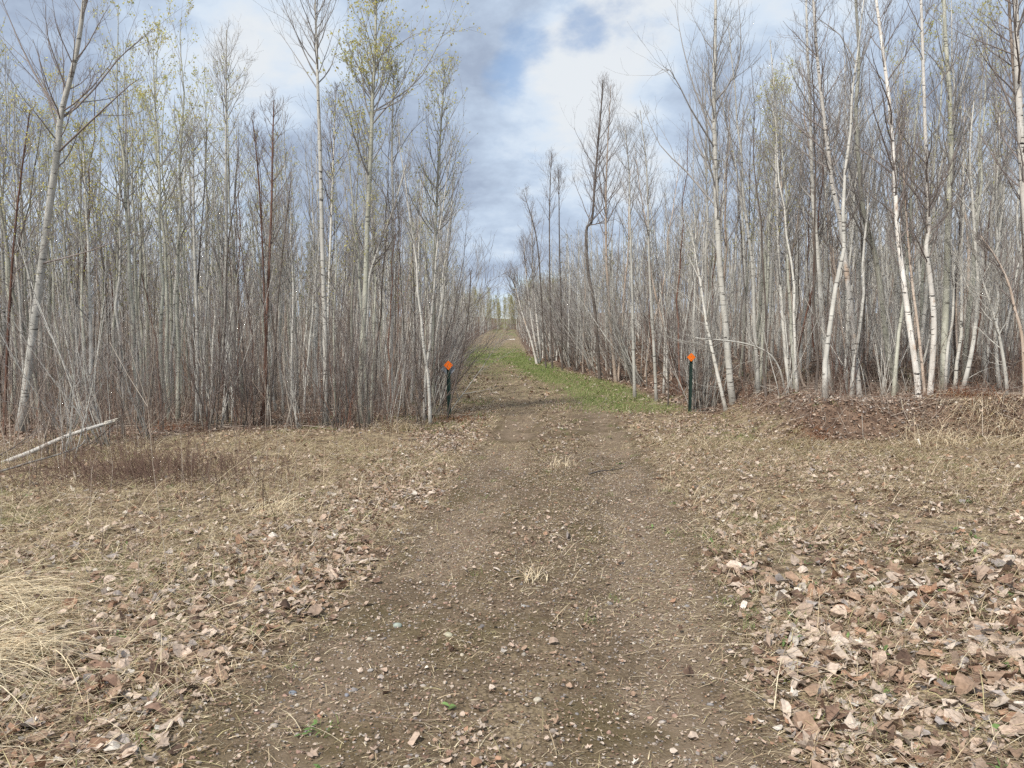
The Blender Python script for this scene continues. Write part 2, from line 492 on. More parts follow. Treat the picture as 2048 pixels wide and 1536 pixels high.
gx = axis([(-600, -120, 40), (-120, -40, 6), (-40, -14, 0.8), (-14, -6, 0.14), (-6, 6, 0.045), (6, 14, 0.14), (14, 40, 0.8), (40, 120, 6), (120, 600, 40)])
gy = axis([(-60, -5, 5), (-5, 1.5, 0.4), (1.5, 8, 0.04), (8, 18, 0.07), (18, 50, 0.35), (50, 170, 3), (170, 900, 45)])
GX, GY = np.meshgrid(gx, gy)
V = np.stack([GX, GY, height(GX, GY)], -1).reshape(-1, 3)
idx = np.arange(len(V)).reshape(GX.shape)
q = np.stack([idx[:-1, :-1], idx[:-1, 1:], idx[1:, 1:], idx[1:, :-1]], -1).reshape(-1, 4)
me = mesh_from('ground', V, [q], ground_material())
gm = ground_masks(V[:, 0], V[:, 1])
for k in ('dirt', 'green', 'wood', 'rut'):
    a = me.attributes.new(k, 'FLOAT', 'POINT'); a.data.foreach_set('value', gm[k].astype(np.float32))
tag(obj('ground', me), 'brown dirt and grass ground of the trail and its wooded sides', 'ground', kind='structure')


# ------------------------------------------------------------------ ground cover (nobody could count it)
def scatter(n, x0, x1, y0, y1, dens, rng, fan=True):
    x = rng.uniform(x0, x1, n); y = rng.uniform(y0, y1, n)
    if fan:
        k = np.abs(x) < 0.78 * y + 1.2; x, y = x[k], y[k]
    k = rng.random(len(x)) < dens(x, y)
    return x[k], y[k]


def leaf_templates():
    t = []
    a = np.arange(8) * 2 * math.pi / 8
    t.append(np.stack([np.cos(a) * np.array([1.25, 1, .95, .95, .9, .95, .95, 1]), np.sin(a) * 0.9], 1))            # roundish
    r = np.array([1.25, .55, 1.1, .5, .9, .55, .75, .55, .9, .5, 1.1, .55]); a = np.arange(12) * 2 * math.pi / 12
    t.append(np.stack([np.cos(a) * r, np.sin(a) * r], 1))                                                         # lobed
    a = np.arange(8) * 2 * math.pi / 8
    t.append(np.stack([np.cos(a) * 1.35, np.sin(a) * np.array([0, .42, .55, .5, 0, .5, .55, .42]) / np.maximum(np.abs(np.sin(a)), .3)], 1))   # pointed oval
    a = np.arange(7) * 2 * math.pi / 7
    t.append(np.stack([np.cos(a) * np.array([1, .7, 1.1, .6, .9, .5, .8]), np.sin(a) * np.array([1, 1.1, .7, .8, .6, 1, .7])], 1))  # torn scrap
    return t


LEAFCOL = np.array([(0.46, 0.365, 0.29), (0.40, 0.30, 0.23), (0.32, 0.22, 0.155), (0.22, 0.14, 0.10), (0.52, 0.43, 0.35), (0.33, 0.20, 0.13), (0.14, 0.09, 0.065), (0.57, 0.51, 0.44), (0.30, 0.26, 0.235)])
LEAFW = np.array([0.19, 0.19, 0.15, 0.12, 0.10, 0.07, 0.07, 0.04, 0.07]); LEAFW = LEAFW / LEAFW.sum()


def leaves_at(x, y, size, rng, bright=1.0):
    tm = leaf_templates()
    kind = rng.choice(4, len(x), p=[0.36, 0.24, 0.16, 0.24])
    Vs, Fs, Cs, base = [], [], [], 0
    for k, T in enumerate(tm):
        s = kind == k; N = s.sum()
        if N == 0: continue
        n = len(T)
        P = np.concatenate([np.zeros((1, 2)), T])[None].repeat(N, 0)
        P = P * rng.uniform(0.85, 1.15, (N, n + 1, 1))
        sz = (size[s] / 2)[:, None, None]
        X, Yy = P[:, :, 0], P[:, :, 1]
        fold = rng.normal(0.18, 0.35, (N, 1)); cu = rng.normal(0.15, 0.35, (N, 1)); cv = rng.normal(0.0, 0.3, (N, 1))
        Z = fold * np.abs(Yy) + cu * X * X + cv * Yy * X + rng.normal(0, 0.09, X.shape)
        L = np.stack([X, Yy, Z], -1) * sz
        tx, ty = rng.normal(0, 0.27, (2, N)); yaw = rng.uniform(0, 2 * math.pi, N)
        up = rng.random(N) < 0.06; tx = np.where(up, rng.normal(0, 0.9, N), tx)
        c, s_ = np.cos(tx)[:, None], np.sin(tx)[:, None]
        L = np.stack([L[:, :, 0], L[:, :, 1] * c - L[:, :, 2] * s_, L[:, :, 1] * s_ + L[:, :, 2] * c], -1)
        c, s_ = np.cos(ty)[:, None], np.sin(ty)[:, None]
        L = np.stack([L[:, :, 0] * c + L[:, :, 2] * s_, L[:, :, 1], -L[:, :, 0] * s_ + L[:, :, 2] * c], -1)
        c, s_ = np.cos(yaw)[:, None], np.sin(yaw)[:, None]
        L = np.stack([L[:, :, 0] * c - L[:, :, 1] * s_, L[:, :, 0] * s_ + L[:, :, 1] * c, L[:, :, 2]], -1)
        L[:, :, 2] -= np.minimum(L[:, :, 2].min(1), 0)[:, None] * 0.75
        L[:, :, 0] += x[s][:, None]; L[:, :, 1] += y[s][:, None]
        L[:, :, 2] += (height(x[s], y[s]) + rng.uniform(0.000, 0.016, N))[:, None]
        Vs.append(L.reshape(-1, 3))
        i = np.arange(n)
        tri = np.stack([np.zeros(n, int), 1 + i, 1 + (i + 1) % n], 1)
        Fs.append((tri[None] + (np.arange(N) * (n + 1))[:, None, None] + base).reshape(-1, 3))
        col = LEAFCOL[rng.choice(len(LEAFCOL), N, p=LEAFW)] * rng.uniform(0.75, 1.2, (N, 1)) * bright
        Cs.append(col.repeat(n + 1, 0)); base += N * (n + 1)
    return np.concatenate(Vs), Fs, np.concatenate(Cs)


def ribbons(P, Wd, C):
    """flat blades P (m,n,3) with half widths Wd (m,n)"""
    m, n, _ = P.shape
    T = unit(P[:, -1] - P[:, 0])
    S_ = unit(np.cross(T, np.array([0.2, 0.1, 1.0])) + RNG.normal(0, 0.25, T.shape))[:, None]
    A, B = P - S_ * Wd[..., None], P + S_ * Wd[..., None]
    Vv = np.stack([A, B], 2).reshape(-1, 3)
    i = np.arange(m * n * 2).reshape(m, n, 2)
    qq = np.stack([i[:, :-1, 0], i[:, :-1, 1], i[:, 1:, 1], i[:, 1:, 0]], -1).reshape(-1, 4)
    return Vv, [qq], C.repeat(n * 2, 0)


def blades(x, y, L, az, el, bend, w, C, npts=4, lift=0.004):
    """grass blades from (x,y): start direction az/el, bending down by bend"""
    m = len(x)
    P = np.empty((m, npts, 3)); P[:, 0] = np.stack([x, y, height(x, y) + lift], 1)
    st = L / (npts - 1)
    for j in range(1, npts):
        e = el - bend * (j - 1) / max(npts - 2, 1)
        P[:, j] = P[:, j - 1] + np.stack([np.cos(az) * np.cos(e), np.sin(az) * np.cos(e), np.sin(e)], 1) * st[:, None]
    g = height(P[:, :, 0], P[:, :, 1]) + lift
    P[:, :, 2] = np.maximum(P[:, :, 2], g)
    Wd = w[:, None] * np.linspace(1, 0.35, npts)[None]
    return P, Wd, C


STRAW = np.array([(0.58, 0.465, 0.305), (0.48, 0.375, 0.24), (0.68, 0.575, 0.40), (0.34, 0.25, 0.16), (0.42, 0.36, 0.19), (0.24, 0.165, 0.10)])
GREEN = np.array([(0.12, 0.20, 0.045), (0.17, 0.25, 0.06), (0.30, 0.30, 0.13), (0.20, 0.26, 0.08)])


def join(parts):
    Vs, Fs, Cs, b = [], [], [], 0
    for Vv, Ff, Cc in parts:
        Vs.append(Vv); Fs += [f + b for f in Ff]; Cs.append(Cc); b += len(Vv)
    return np.concatenate(Vs), Fs, np.concatenate(Cs)


def ground_cover():
    r = np.random.default_rng(21)
    parts = []
    x, y = scatter(190000, -8.5, 8.5, 2.2, 10.5, lambda a, b: litter_density(a, b) * 0.95, r)
    parts.append(leaves_at(x, y, np.clip(r.lognormal(math.log(0.029), 0.56, len(x)), 0.008, 0.090) * np.where(ground_masks(x, y)['trail'] > .5, .62, 1) * np.where(y > 6.5, .8, np.where((x > 1) & (y < 5.5), 1.25, 1)), r, 1.1))
    x, y = scatter(120000, -12, 12, 10.5, 20, lambda a, b: litter_density(a, b) * 0.75, r)
    parts.append(leaves_at(x, y, r.uniform(0.018, 0.06, len(x)), r))
    x, y = scatter(50000, -14, 16, 19, 50, lambda a, b: litter_density(a, b) * np.clip(1.2 * sstep(9, 3, np.maximum(edge_left(b) - a, a - edge_right(b))), 0, 1), r)
    parts.append(leaves_at(x, y, r.uniform(0.05, 0.13, len(x)), r))
    # crumbs of leaf all over the track
    x, y = scatter(130000, -5, 5, 2.2, 11, lambda a, b: 0.4 + 0.3 * ground_masks(a, b)['trail'], r)
    parts.append(leaves_at(x, y, r.uniform(0.005, 0.018, len(x)), r, 1.0))
    Vv, Ff, Cc = join(parts)
    tag(obj('leaf_litter', mesh_from('leaf_litter', Vv, Ff, M['leaf'], Cc, False)), 'pinkish brown dead leaves strewn along both edges of the dirt track', 'leaf litter', kind='stuff')

    # dead grass, lying matted
    parts = []
    def dgrass(a, b):
        m = ground_masks(a, b); return np.clip((0.80 + 2.8 * m['n'] + 1.6 * m['n2']) * (1 - 0.72 * m['trail'] + 0.25 * m['trail'] * np.exp(-(m['d'] / .35) ** 2)) * (1 - 0.75 * m['wood']), 0, 1)
    x, y = scatter(330000, -9, 9, 2.2, 12, dgrass, r); n = len(x)
    parts.append(ribbons(*blades(x, y, r.lognormal(math.log(0.13), 0.6, n) * np.where(ground_masks(x, y)['trail'] > .5, .45, 1), r.normal(0, 0.9, n) + math.pi * r.integers(0, 2, n), r.uniform(0.0, 0.7, n), r.uniform(0.2, 1.1, n), r.uniform(0.0009, 0.0024, n), STRAW[r.choice(6, n)] * r.uniform(0.8, 1.2, (n, 1)), 4, 0.008)))
    x, y = scatter(140000, -12, 12, 11, 30, lambda a, b: dgrass(a, b) * np.clip(1 - ground_masks(a, b)['wood'], 0.12, 1), r); n = len(x)
    parts.append(ribbons(*blades(x, y, r.lognormal(math.log(0.16), 0.45, n), r.uniform(0, 6.283, n), r.uniform(0.0, 0.7, n), r.uniform(0.2, 1.0, n), r.uniform(0.0016, 0.0034, n), STRAW[r.choice(6, n)] * r.uniform(0.8, 1.2, (n, 1)))))
    # pale chips of stalk on the bare dirt
    x, y = scatter(170000, -4, 4, 2.2, 12, lambda a, b: ground_masks(a, b)['trail'] * np.clip(.75 + 2.5 * ground_masks(a, b)['n2'] + 1.5 * ground_masks(a, b)['n'], .1, 1), r); n = len(x)
    parts.append(ribbons(*blades(x, y, r.uniform(0.008, 0.045, n), r.uniform(0, 6.283, n), r.uniform(-0.1, 0.25, n), r.uniform(-0.2, 0.3, n), r.uniform(0.0008, 0.0022, n), STRAW[r.choice(6, n)] * r.uniform(0.6, 1.2, (n, 1)), 3)))
    Vv, Ff, Cc = join(parts)
    tag(obj('dead_grass', mesh_from('dead_grass', Vv, Ff, M['straw'], Cc)), 'matted straw coloured dead grass covering the clearing floor', 'dead grass', kind='stuff')

    # green grass: along the foot of the bank, and small tufts
    parts = []
    x, y = scatter(240000, -5, 6, 15, 62, lambda a, b: ground_masks(a, b)['green'], r, False); n = len(x)
    parts.append(ribbons(*blades(x, y, r.uniform(0.05, 0.13, n), r.uniform(0, 6.283, n), r.uniform(0.7, 1.5, n), r.uniform(0, 0.9, n), r.uniform(0.002, 0.0045, n), GREEN[r.choice(4, n)] * r.uniform(0.8, 1.2, (n, 1)), 3)))
    cx, cy = scatter(2600, -8, 8, 2.5, 15, lambda a, b: 0.10 + 0.5 * (1 - ground_masks(a, b)['trail']) * sstep(0.0, 0.15, ground_masks(a, b)['n']) + 0.8 * (a > 1.3) * (b < 6.5) * np.clip(1 + 3 * ground_masks(a, b)['n2'], 0.1, 1), r)
    k = r.integers(8, 40, len(cx)); x = np.repeat(cx, k) + r.normal(0, 0.03, k.sum()); y = np.repeat(cy, k) + r.normal(0, 0.03, k.sum()); n = len(x)
    parts.append(ribbons(*blades(x, y, r.uniform(0.02, 0.075, n), r.uniform(0, 6.283, n), r.uniform(0.3, 1.4, n), r.uniform(0, 1.0, n), r.uniform(0.0009, 0.002, n), GREEN[r.choice(4, n)] * r.uniform(0.75, 1.2, (n, 1)), 3)))
    # broad leaved weeds: little rosettes in the litter
    cx, cy = scatter(700, -7, 8, 2.5, 10, lambda a, b: 0.08 + 0.9 * (a > 1.3) * (b < 6.5) * (1 - ground_masks(a, b)['trail']), r)
    k = r.integers(4, 14, len(cx)); x = np.repeat(cx, k); y = np.repeat(cy, k); n = len(x)
    Pq, Wq, Cq = blades(x + r.normal(0, 0.02, n), y + r.normal(0, 0.02, n), r.uniform(0.02, 0.05, n), r.uniform(0, 6.283, n), r.uniform(0.1, 1.0, n), r.uniform(0.2, 1.0, n), r.uniform(0.005, 0.011, n), np.array([(0.12, 0.19, 0.06)]) * r.uniform(0.75, 1.4, (n, 1)), 4, 0.012)
    Wq = Wq / np.linspace(1, 0.35, 4)[None] * np.array([0.25, 1.0, 0.9, 0.15])[None]
    parts.append(ribbons(Pq, Wq, Cq))
    Vv, Ff, Cc = join(parts)
    tag(obj('green_grass', mesh_from('green_grass', Vv, Ff, M['straw'], Cc)), 'fresh green grass along the foot of the bank and in small tufts', 'grass', kind='stuff')

    # gravel in the wheel tracks
    ico = np.array([(0, 0, -1), (.72, -.53, -.45), (-.28, -.85, -.45), (-.89, 0, -.45), (-.28, .85, -.45), (.72, .53, -.45), (.28, -.85, .45), (-.72, -.53, .45), (-.72, .53, .45), (.28, .85, .45), (.89, 0, .45), (0, 0, 1)])
    it = np.array([(0, 1, 2), (1, 0, 5), (0, 2, 3), (0, 3, 4), (0, 4, 5), (1, 5, 10), (2, 1, 6), (3, 2, 7), (4, 3, 8), (5, 4, 9), (1, 10, 6), (2, 6, 7), (3, 7, 8), (4, 8, 9), (5, 9, 10), (6, 10, 11), (7, 6, 11), (8, 7, 11), (9, 8, 11), (10, 9, 11)])
    x, y = scatter(30000, -4, 4, 2.2, 11, lambda a, b: np.clip(ground_masks(a, b)['dirt'] * 0.9, 0, 1), r); n = len(x)
    s = np.clip(r.lognormal(math.log(0.0048), 0.5, n), 0.002, 0.017)
    Vv = ico[None] * r.uniform(0.7, 1.3, (n, 12, 1)) * s[:, None, None] * np.stack([r.uniform(0.8, 1.5, n), r.uniform(0.8, 1.3, n), r.uniform(0.5, 0.8, n)], 1)[:, None]
    Vv[:, :, 0] += x[:, None]; Vv[:, :, 1] += y[:, None]; Vv[:, :, 2] += (height(x, y) + 0.1 * s)[:, None]
    pc = np.array([(0.30, 0.25, 0.21), (0.36, 0.31, 0.27), (0.24, 0.22, 0.21), (0.34, 0.22, 0.17), (0.42, 0.37, 0.31), (0.18, 0.16, 0.15)])
    Cc = (pc[r.choice(6, n)] * r.uniform(0.75, 1.15, (n, 1))).repeat(12, 0)
    tag(obj('gravel', mesh_from('gravel', Vv.reshape(-1, 3), [(it[None] + (np.arange(n) * 12)[:, None, None]).reshape(-1, 3)], M['stone'], Cc)), 'fine mixed gravel pressed into the bare dirt of the track', 'gravel', kind='stuff')


ground_cover()


# ------------------------------------------------------------------ trees
def grow(trunk, r0, r1, rng, nb=34, t0=0.3, ang=(0.6, 0.95), lmax=1.4, up=0.9, ntw=6, nsub=3, leaf=0, twmin=0.0016, detail=True, lprof=0.7, leafsize=0.03, tsides=8, dead=5, extra=None):
    """trunk (n,3) polyline -> (trunk tubes, crown tubes, leaf quads)"""
    n = len(trunk)
    tt = np.linspace(0, 1, n)
    R = r1 + (r0 - r1) * (1 - tt) ** 0.85
    R[0] *= 1.25
    tk, cr = Tubes(), Tubes()
    tk.add(trunk, R, tsides)
    H = np.linalg.norm(trunk[-1] - trunk[0])
    P, RR = trunk[None], R[None]
    ts = np.sort(t0 + (0.985 - t0) * rng.random((1, nb)) ** 0.9)
    rel = (ts - t0) / (1 - t0)
    L = lmax * (1 - rel) ** lprof * (0.55 + 0.45 * np.minimum(1, rel * 4 + 0.3)) * rng.uniform(0.6, 1.25, ts.shape) + 0.12
    B, BR = children(P, RR, ts, rng.uniform(*ang, ts.shape), L, 7 if detail else 4, up, 0.09, 0.5, 0.0085, 0.002, rng)
    if extra is not None:                                     # hand-placed main limbs (polylines)
        for e in extra:
            e = catmull(e, 7)[None]; B = np.concatenate([B, e]) if B.shape[1] == 7 else B
            BR = np.concatenate([BR, (np.linspace(1, 0.15, 7) * 0.28 * r0 * min(1, np.linalg.norm(e[0, -1] - e[0, 0]) / 2.2))[None]])
            L = np.concatenate([L, [[np.linalg.norm(e[0, -1] - e[0, 0])]]], 1)
    cr.add(B, BR, 5 if detail else 3)
    LB = L.reshape(-1)
    m = len(B)
    tw, twR = children(B, BR, 0.15 + 0.85 * rng.random((m, ntw)), rng.uniform(0.4, 0.85, (m, ntw)), LB[:, None] * rng.uniform(0.18, 0.5, (m, ntw)) + 0.05, 4 if detail else 3, 0.6, 0.14, 0.6, 0.006, twmin, rng)
    cr.add(tw, twR, 3)
    allt = [tw]
    if nsub:
        k = len(tw)
        Ls = np.linalg.norm(tw[:, -1] - tw[:, 0], axis=1)
        sb, sbR = children(tw, twR, 0.2 + 0.8 * rng.random((k, nsub)), rng.uniform(0.4, 0.9, (k, nsub)), Ls[:, None] * rng.uniform(0.25, 0.6, (k, nsub)) + 0.03, 3, 0.5, 0.18, 0.7, 0.005, twmin, rng)
        cr.add(sb, sbR, 3); allt.append(sb)
    # leader's own twigs, and dead stubs low on the stem
    if dead:
        ds, dR = children(P, RR, rng.uniform(0.06, t0 + 0.1, (1, dead)), rng.uniform(0.8, 1.5, (1, dead)), rng.uniform(0.15, 0.9, (1, dead)), 5 if detail else 3, 0.1, 0.14, 0.3, 0.006, twmin, rng)
        cr.add(ds, dR, 3)
        d2, d2R = children(ds, dR, rng.uniform(0.3, 1, (dead, 3)), rng.uniform(0.4, 0.9, (dead, 3)), rng.uniform(0.05, 0.3, (dead, 3)), 3, 0.1, 0.15, 0.7, 0.005, twmin, rng)
        cr.add(d2, d2R, 3)
    Q = None
    if leaf:
        Q = np.concatenate([leaf_quads(a, rng, leaf, leafsize, 0.5, 0.012) for a in allt])
        z = (Q[:, 0, 2] - trunk[0, 2]) / (trunk[-1, 2] - trunk[0, 2])
        Q = Q[rng.random(len(Q)) < np.clip(0.25 + z, 0, 1)]
    return tk, cr, Q


BUDCOL = np.array([(0.70, 0.66, 0.20), (0.60, 0.60, 0.18), (0.76, 0.68, 0.28), (0.55, 0.46, 0.18)])


def quads_mesh(name, Q, mat, rng, cols=BUDCOL):
    n = len(Q)
    return mesh_from(name, Q.reshape(-1, 3), [np.arange(n * 4).reshape(n, 4)], mat, (cols[rng.choice(len(cols), n)] * rng.uniform(0.8, 1.2, (n, 1))).repeat(4, 0))


def tube_mesh(name, tb, mat):
    Vv, Ff, _ = tb.arrays()
    return mesh_from(name, Vv, Ff, mat)


def place(px, py, Y):
    d = cam_dir(px, py); return np.array([0, 0, CAM_H]) + d * (Y / d[1])


def root_at(name, base, label, cat, group=None):
    o = bpy.data.objects.new(name, None); COL.objects.link(o)
    o.empty_display_size = 0.2; o.location = base
    return tag(o, label, cat, group)


def hero(name, cat, label, Y, pts, dia, barkm, twig, seed, group=None, limbs=(), toward=0.0, tip=0.012, **kw):
    """one tree whose stem follows the photograph: pts are pixels, base first, stem standing at depth Y"""
    rng = np.random.default_rng(seed)
    yy = Y + toward * np.linspace(0, 1, len(pts))
    P = np.array([place(px, py, a) for (px, py), a in zip(pts, yy)])
    P[0, 2] = float(height(P[0, 0], P[0, 1])) - 0.03
    base = P[0].copy()
    tr = catmull(P - base, max(14, 4 * len(pts)))
    ex = []
    for lb in limbs:
        q_ = np.array([place(px, py, Y + dy) for px, py, dy in lb]) - base
        j = np.argmin(np.linalg.norm(tr - q_[0], axis=1)); q_[0] = tr[j]
        ex.append(q_)
    tk, cr, Q = grow(tr, dia / 2, tip / 2 + 0.003, rng, extra=ex or None, **kw)
    o = root_at(name, base, label, cat, group)
    obj('trunk', tube_mesh('trunk', tk, M[barkm]), o)
    obj('crown', tube_mesh('crown', cr, M[twig]), o)
    if Q is not None: obj('foliage', quads_mesh('foliage', Q, M['bud'], rng), o)
    return o


A = 'aspen_tree'; Bn = 'birch_tree'
hero(A, 'aspen', 'large leaning grey aspen that forks high up, behind the fallen birch log', 13.0, [(40, 862), (75, 600), (98, 420), (115, 300), (123, 225), (150, 120), (166, 20), (172, -60)], 0.14, 'aspen', 'twig_red', 1, t0=0.35, lmax=1.5, nb=26, tip=0.04,
     limbs=[[(122, 230, 0), (170, 200, .3), (235, 120, .5), (262, 95, .6), (318, 46, .7)], [(100, 300, 0), (200, 225, -.3), (260, 170, -.4), (285, 155, -.5)], [(80, 545, 0), (125, 517, -.3), (185, 500, -.5), (283, 462, -.8)], [(123, 232, 0), (60, 130, .3), (20, 40, .5), (0, -10, .5)]])
hero(A, 'aspen', 'pale straight aspen with dark knots at the front of the flat-ground stand', 14.1, [(651, 852), (651, 700), (645, 500), (640, 300), (636, 180), (632, 60), (630, -20)], 0.105, 'pale', 'twig', 2, t0=0.66, lmax=1.4, nb=22, ang=(.6, .9), ntw=5, nsub=2,
     limbs=[[(633, 175, 0), (600, 125, .2), (570, 80, .4), (555, 62, .5)], [(633, 165, 0), (610, 110, 0), (590, 60, -.2), (572, 8, -.3)], [(634, 160, 0), (655, 100, .2), (668, 60, .3), (680, 32, .3)]])
hero(A, 'aspen', 'thin second stem hugging the pale knotty straight aspen', 14.5, [(655, 850), (654, 720), (658, 560), (664, 400), (668, 280), (672, 180)], 0.06, 'pale', 'twig_red', 3, t0=0.5, lmax=0.9, nb=26)
hero(A, 'aspen', 'tall greenish aspen covered in yellow-green new leaves, nearest the grey-plated marker', 14.6, [(722, 842), (722, 740), (730, 600), (735, 440), (742, 300), (745, 200), (750, 100), (753, -20)], 0.115, 'green', 'twig', 4, t0=0.42, lmax=1.7, nb=40, leaf=4, leafsize=0.036, tip=0.03, ang=(.5, .85),
     limbs=[[(745, 225, 0), (800, 190, .3), (845, 150, .4), (890, 60, .5), (900, 40, .5)], [(746, 120, 0), (790, 95, -.2), (830, 68, -.3), (890, 60, -.4)], [(744, 230, 0), (800, 200, -.2), (850, 135, -.4), (875, 115, -.5)], [(740, 210, 0), (700, 140, .2), (690, 100, .3)]])
hero('cherry_tree', 'cherry', 'upright reddish brown cherry stem at the front of the flat-ground stand', 14.3, [(527, 842), (530, 740), (537, 560), (543, 420), (545, 300), (548, 200)], 0.07, 'red', 'twig_red', 5, t0=0.45, lmax=0.9, nb=26)
hero('cherry_tree', 'cherry', 'bowed reddish stem curving up from the foot of the upright cherry', 14.2, [(519, 842), (533, 760), (530, 640), (524, 470), (515, 330), (505, 240)], 0.05, 'red', 'twig_red', 6, t0=0.4, lmax=0.8, nb=22)
hero('dark_sapling', 'sapling', 'thin near-black sapling slanting out beside the reddish cherry stems', 14.0, [(536, 838), (548, 720), (556, 600), (566, 500), (582, 360)], 0.038, 'dark', 'twig_red', 7, t0=0.4, lmax=0.7, nb=18)
hero(A, 'aspen', 'grey aspen bending over sharply towards the trail from the leafiest aspen', 14.9, [(716, 838), (722, 760), (735, 640), (738, 560), (756, 500), (786, 420), (812, 330)], 0.06, 'aspen', 'twig_red', 8, t0=0.4, lmax=1.1, nb=22, tip=0.02)
hero(A, 'aspen', 'slender grey aspen arching towards the trail with sparse young leaves', 15.2, [(783, 832), (783, 720), (785, 560), (786, 420), (784, 300), (786, 200), (788, 140)], 0.07, 'aspen', 'twig', 9, t0=0.45, lmax=1.3, nb=30, leaf=1)
hero(A, 'aspen', 'grey aspen with upswept leafing twigs at the corner of the trail', 15.9, [(868, 822), (866, 700), (868, 560), (872, 440), (878, 320), (884, 220), (890, 130)], 0.075, 'green', 'twig', 10, t0=0.35, lmax=1.5, nb=40, leaf=1, leafsize=0.036)
hero('dark_sapling', 'sapling', 'dark forked sapling standing just in front of the marker with the grey plate', 15.0, [(892, 838), (905, 790), (922, 720), (930, 680), (938, 610), (942, 540)], 0.034, 'dark', 'twig_red', 11, t0=0.35, lmax=0.5, nb=9, ntw=3, nsub=1, dead=0,
     limbs=[[(920, 738, 0), (945, 725, -.1), (975, 712, -.2), (1000, 685, -.3), (1018, 675, -.3)], [(925, 705, 0), (950, 670, .2), (985, 640, .3), (1003, 600, .4)]])
hero('dark_sapling', 'sapling', 'black branching sapling with a low V fork, near the broken log end', 12.4, [(247, 866), (243, 820), (240, 770), (243, 730), (240, 690)], 0.06, 'dark', 'twig_red', 12, t0=0.5, lmax=0.8, nb=9, ntw=5, nsub=2, dead=2,
     limbs=[[(243, 765, 0), (200, 720, .2), (160, 690, .3), (140, 650, .4)], [(243, 765, 0), (285, 735, -.2), (310, 700, -.3)]])
hero(A, 'aspen', 'grey aspen with a smooth stem between the leaning aspen and the cherry stems', 14.3, [(393, 850), (395, 740), (393, 600), (388, 470), (387, 350), (386, 270)], 0.085, 'aspen', 'twig', 13, t0=0.55, lmax=1.0, nb=26,
     limbs=[[(386, 310, 0), (350, 250, 0), (335, 180, .1)], [(386, 310, 0), (415, 260, 0), (432, 200, .1)]])
hero(A, 'aspen', 'tall bare aspen with forked broom of twigs above the grey stand', 15.0, [(452, 842), (452, 700), (452, 560), (453, 420), (452, 300), (452, 200), (453, 60)], 0.085, 'aspen', 'twig', 14, t0=0.6, lmax=1.2, nb=26)
hero(A, 'aspen', 'twin-stemmed grey aspen bending near its base, close to the dark V fork', 13.6, [(205, 860), (183, 800), (182, 700), (180, 600), (176, 480), (170, 380), (165, 250)], 0.085, 'aspen', 'twig', 15, t0=0.4, lmax=1.2, nb=30, leaf=2, leafsize=0.032)
hero('dark_sapling', 'sapling', 'rust coloured young stem beside the big leaning aspen', 12.6, [(8, 880), (12, 760), (20, 600), (30, 460), (45, 330), (60, 220)], 0.05, 'red', 'twig_red', 16, t0=0.4, lmax=1.0, nb=24, leaf=1)
# the bank side
hero(A, 'aspen', 'biggest pale trunk, straight and tall, just past the plain orange marker', 16.2, [(1466, 832), (1460, 760), (1452, 660), (1442, 560), (1434, 430), (1430, 300), (1428, 200), (1430, 100), (1432, -40)], 0.155, 'pale', 'twig', 21, t0=0.42, lmax=2.1, nb=34, ang=(.45, .75), up=0.6, tip=0.045,
     limbs=[[(1432, 270, 0), (1390, 180, .3), (1365, 90, .4), (1350, 5, .5)], [(1432, 215, 0), (1470, 150, -.3), (1482, 80, -.3), (1475, -20, -.4)], [(1430, 300, 0), (1380, 215, -.4), (1340, 140, -.6), (1310, 150, -.7)], [(1432, 420, 0), (1370, 340, .4), (1320, 290, .6), (1280, 200, .7)]])
hero(A, 'aspen', 'crooked pale aspen leaning away from the biggest trunk with long bare limbs', 16.0, [(1452, 832), (1440, 770), (1422, 690), (1412, 640), (1400, 560), (1385, 480), (1365, 430)], 0.085, 'pale', 'twig_grey', 22, t0=0.45, lmax=1.2, nb=14, ang=(.5, .9), up=0.5,
     limbs=[[(1412, 625, 0), (1370, 590, .2), (1350, 580, .3), (1328, 555, .4)], [(1405, 580, 0), (1370, 545, -.2), (1340, 530, -.3), (1308, 505, -.4)], [(1425, 700, 0), (1380, 690, -.4), (1330, 670, -.6), (1300, 640, -.7)], [(1430, 715, 0), (1400, 690, -.3), (1360, 680, -.6), (1310, 668, -.8)]])
hero('bent_sapling', 'sapling', 'arched pale sapling bowing low across the front of the biggest trunk', 15.2, [(1592, 850), (1575, 800), (1560, 740), (1535, 705), (1490, 687), (1440, 680), (1390, 676)], 0.045, 'aspen', 'twig_grey', 23, t0=0.5, lmax=0.6, nb=9, ntw=3, nsub=1, ang=(.5, 1.0))
hero(Bn, 'birch', 'cream birch with peachy peeling bark, first birch past the biggest aspen', 14.4, [(1718, 826), (1715, 760), (1707, 680), (1700, 600), (1690, 520), (1680, 440), (1665, 370), (1655, 290), (1645, 210), (1635, 120), (1628, 20), (1622, -60)], 0.12, 'birch', 'twig_red', 24, t0=0.35, lmax=1.7, nb=36, ang=(.5, .85), up=0.6, tip=0.03)
hero(Bn, 'birch', 'brightest white birch on the mound, tallest of the pair that share a base', 13.6, [(1837, 815), (1832, 740), (1820, 660), (1812, 600), (1803, 530), (1795, 460), (1789, 350), (1780, 220), (1768, 120), (1755, 20), (1745, -60)], 0.11, 'birch', 'twig_red', 25, t0=0.42, lmax=1.7, nb=34, ang=(.5, .85), up=0.6, tip=0.03,
     limbs=[[(1788, 330, 0), (1760, 260, -.3), (1740, 190, -.5), (1738, 60, -.6)], [(1790, 320, 0), (1815, 250, .3), (1850, 180, .5)]])
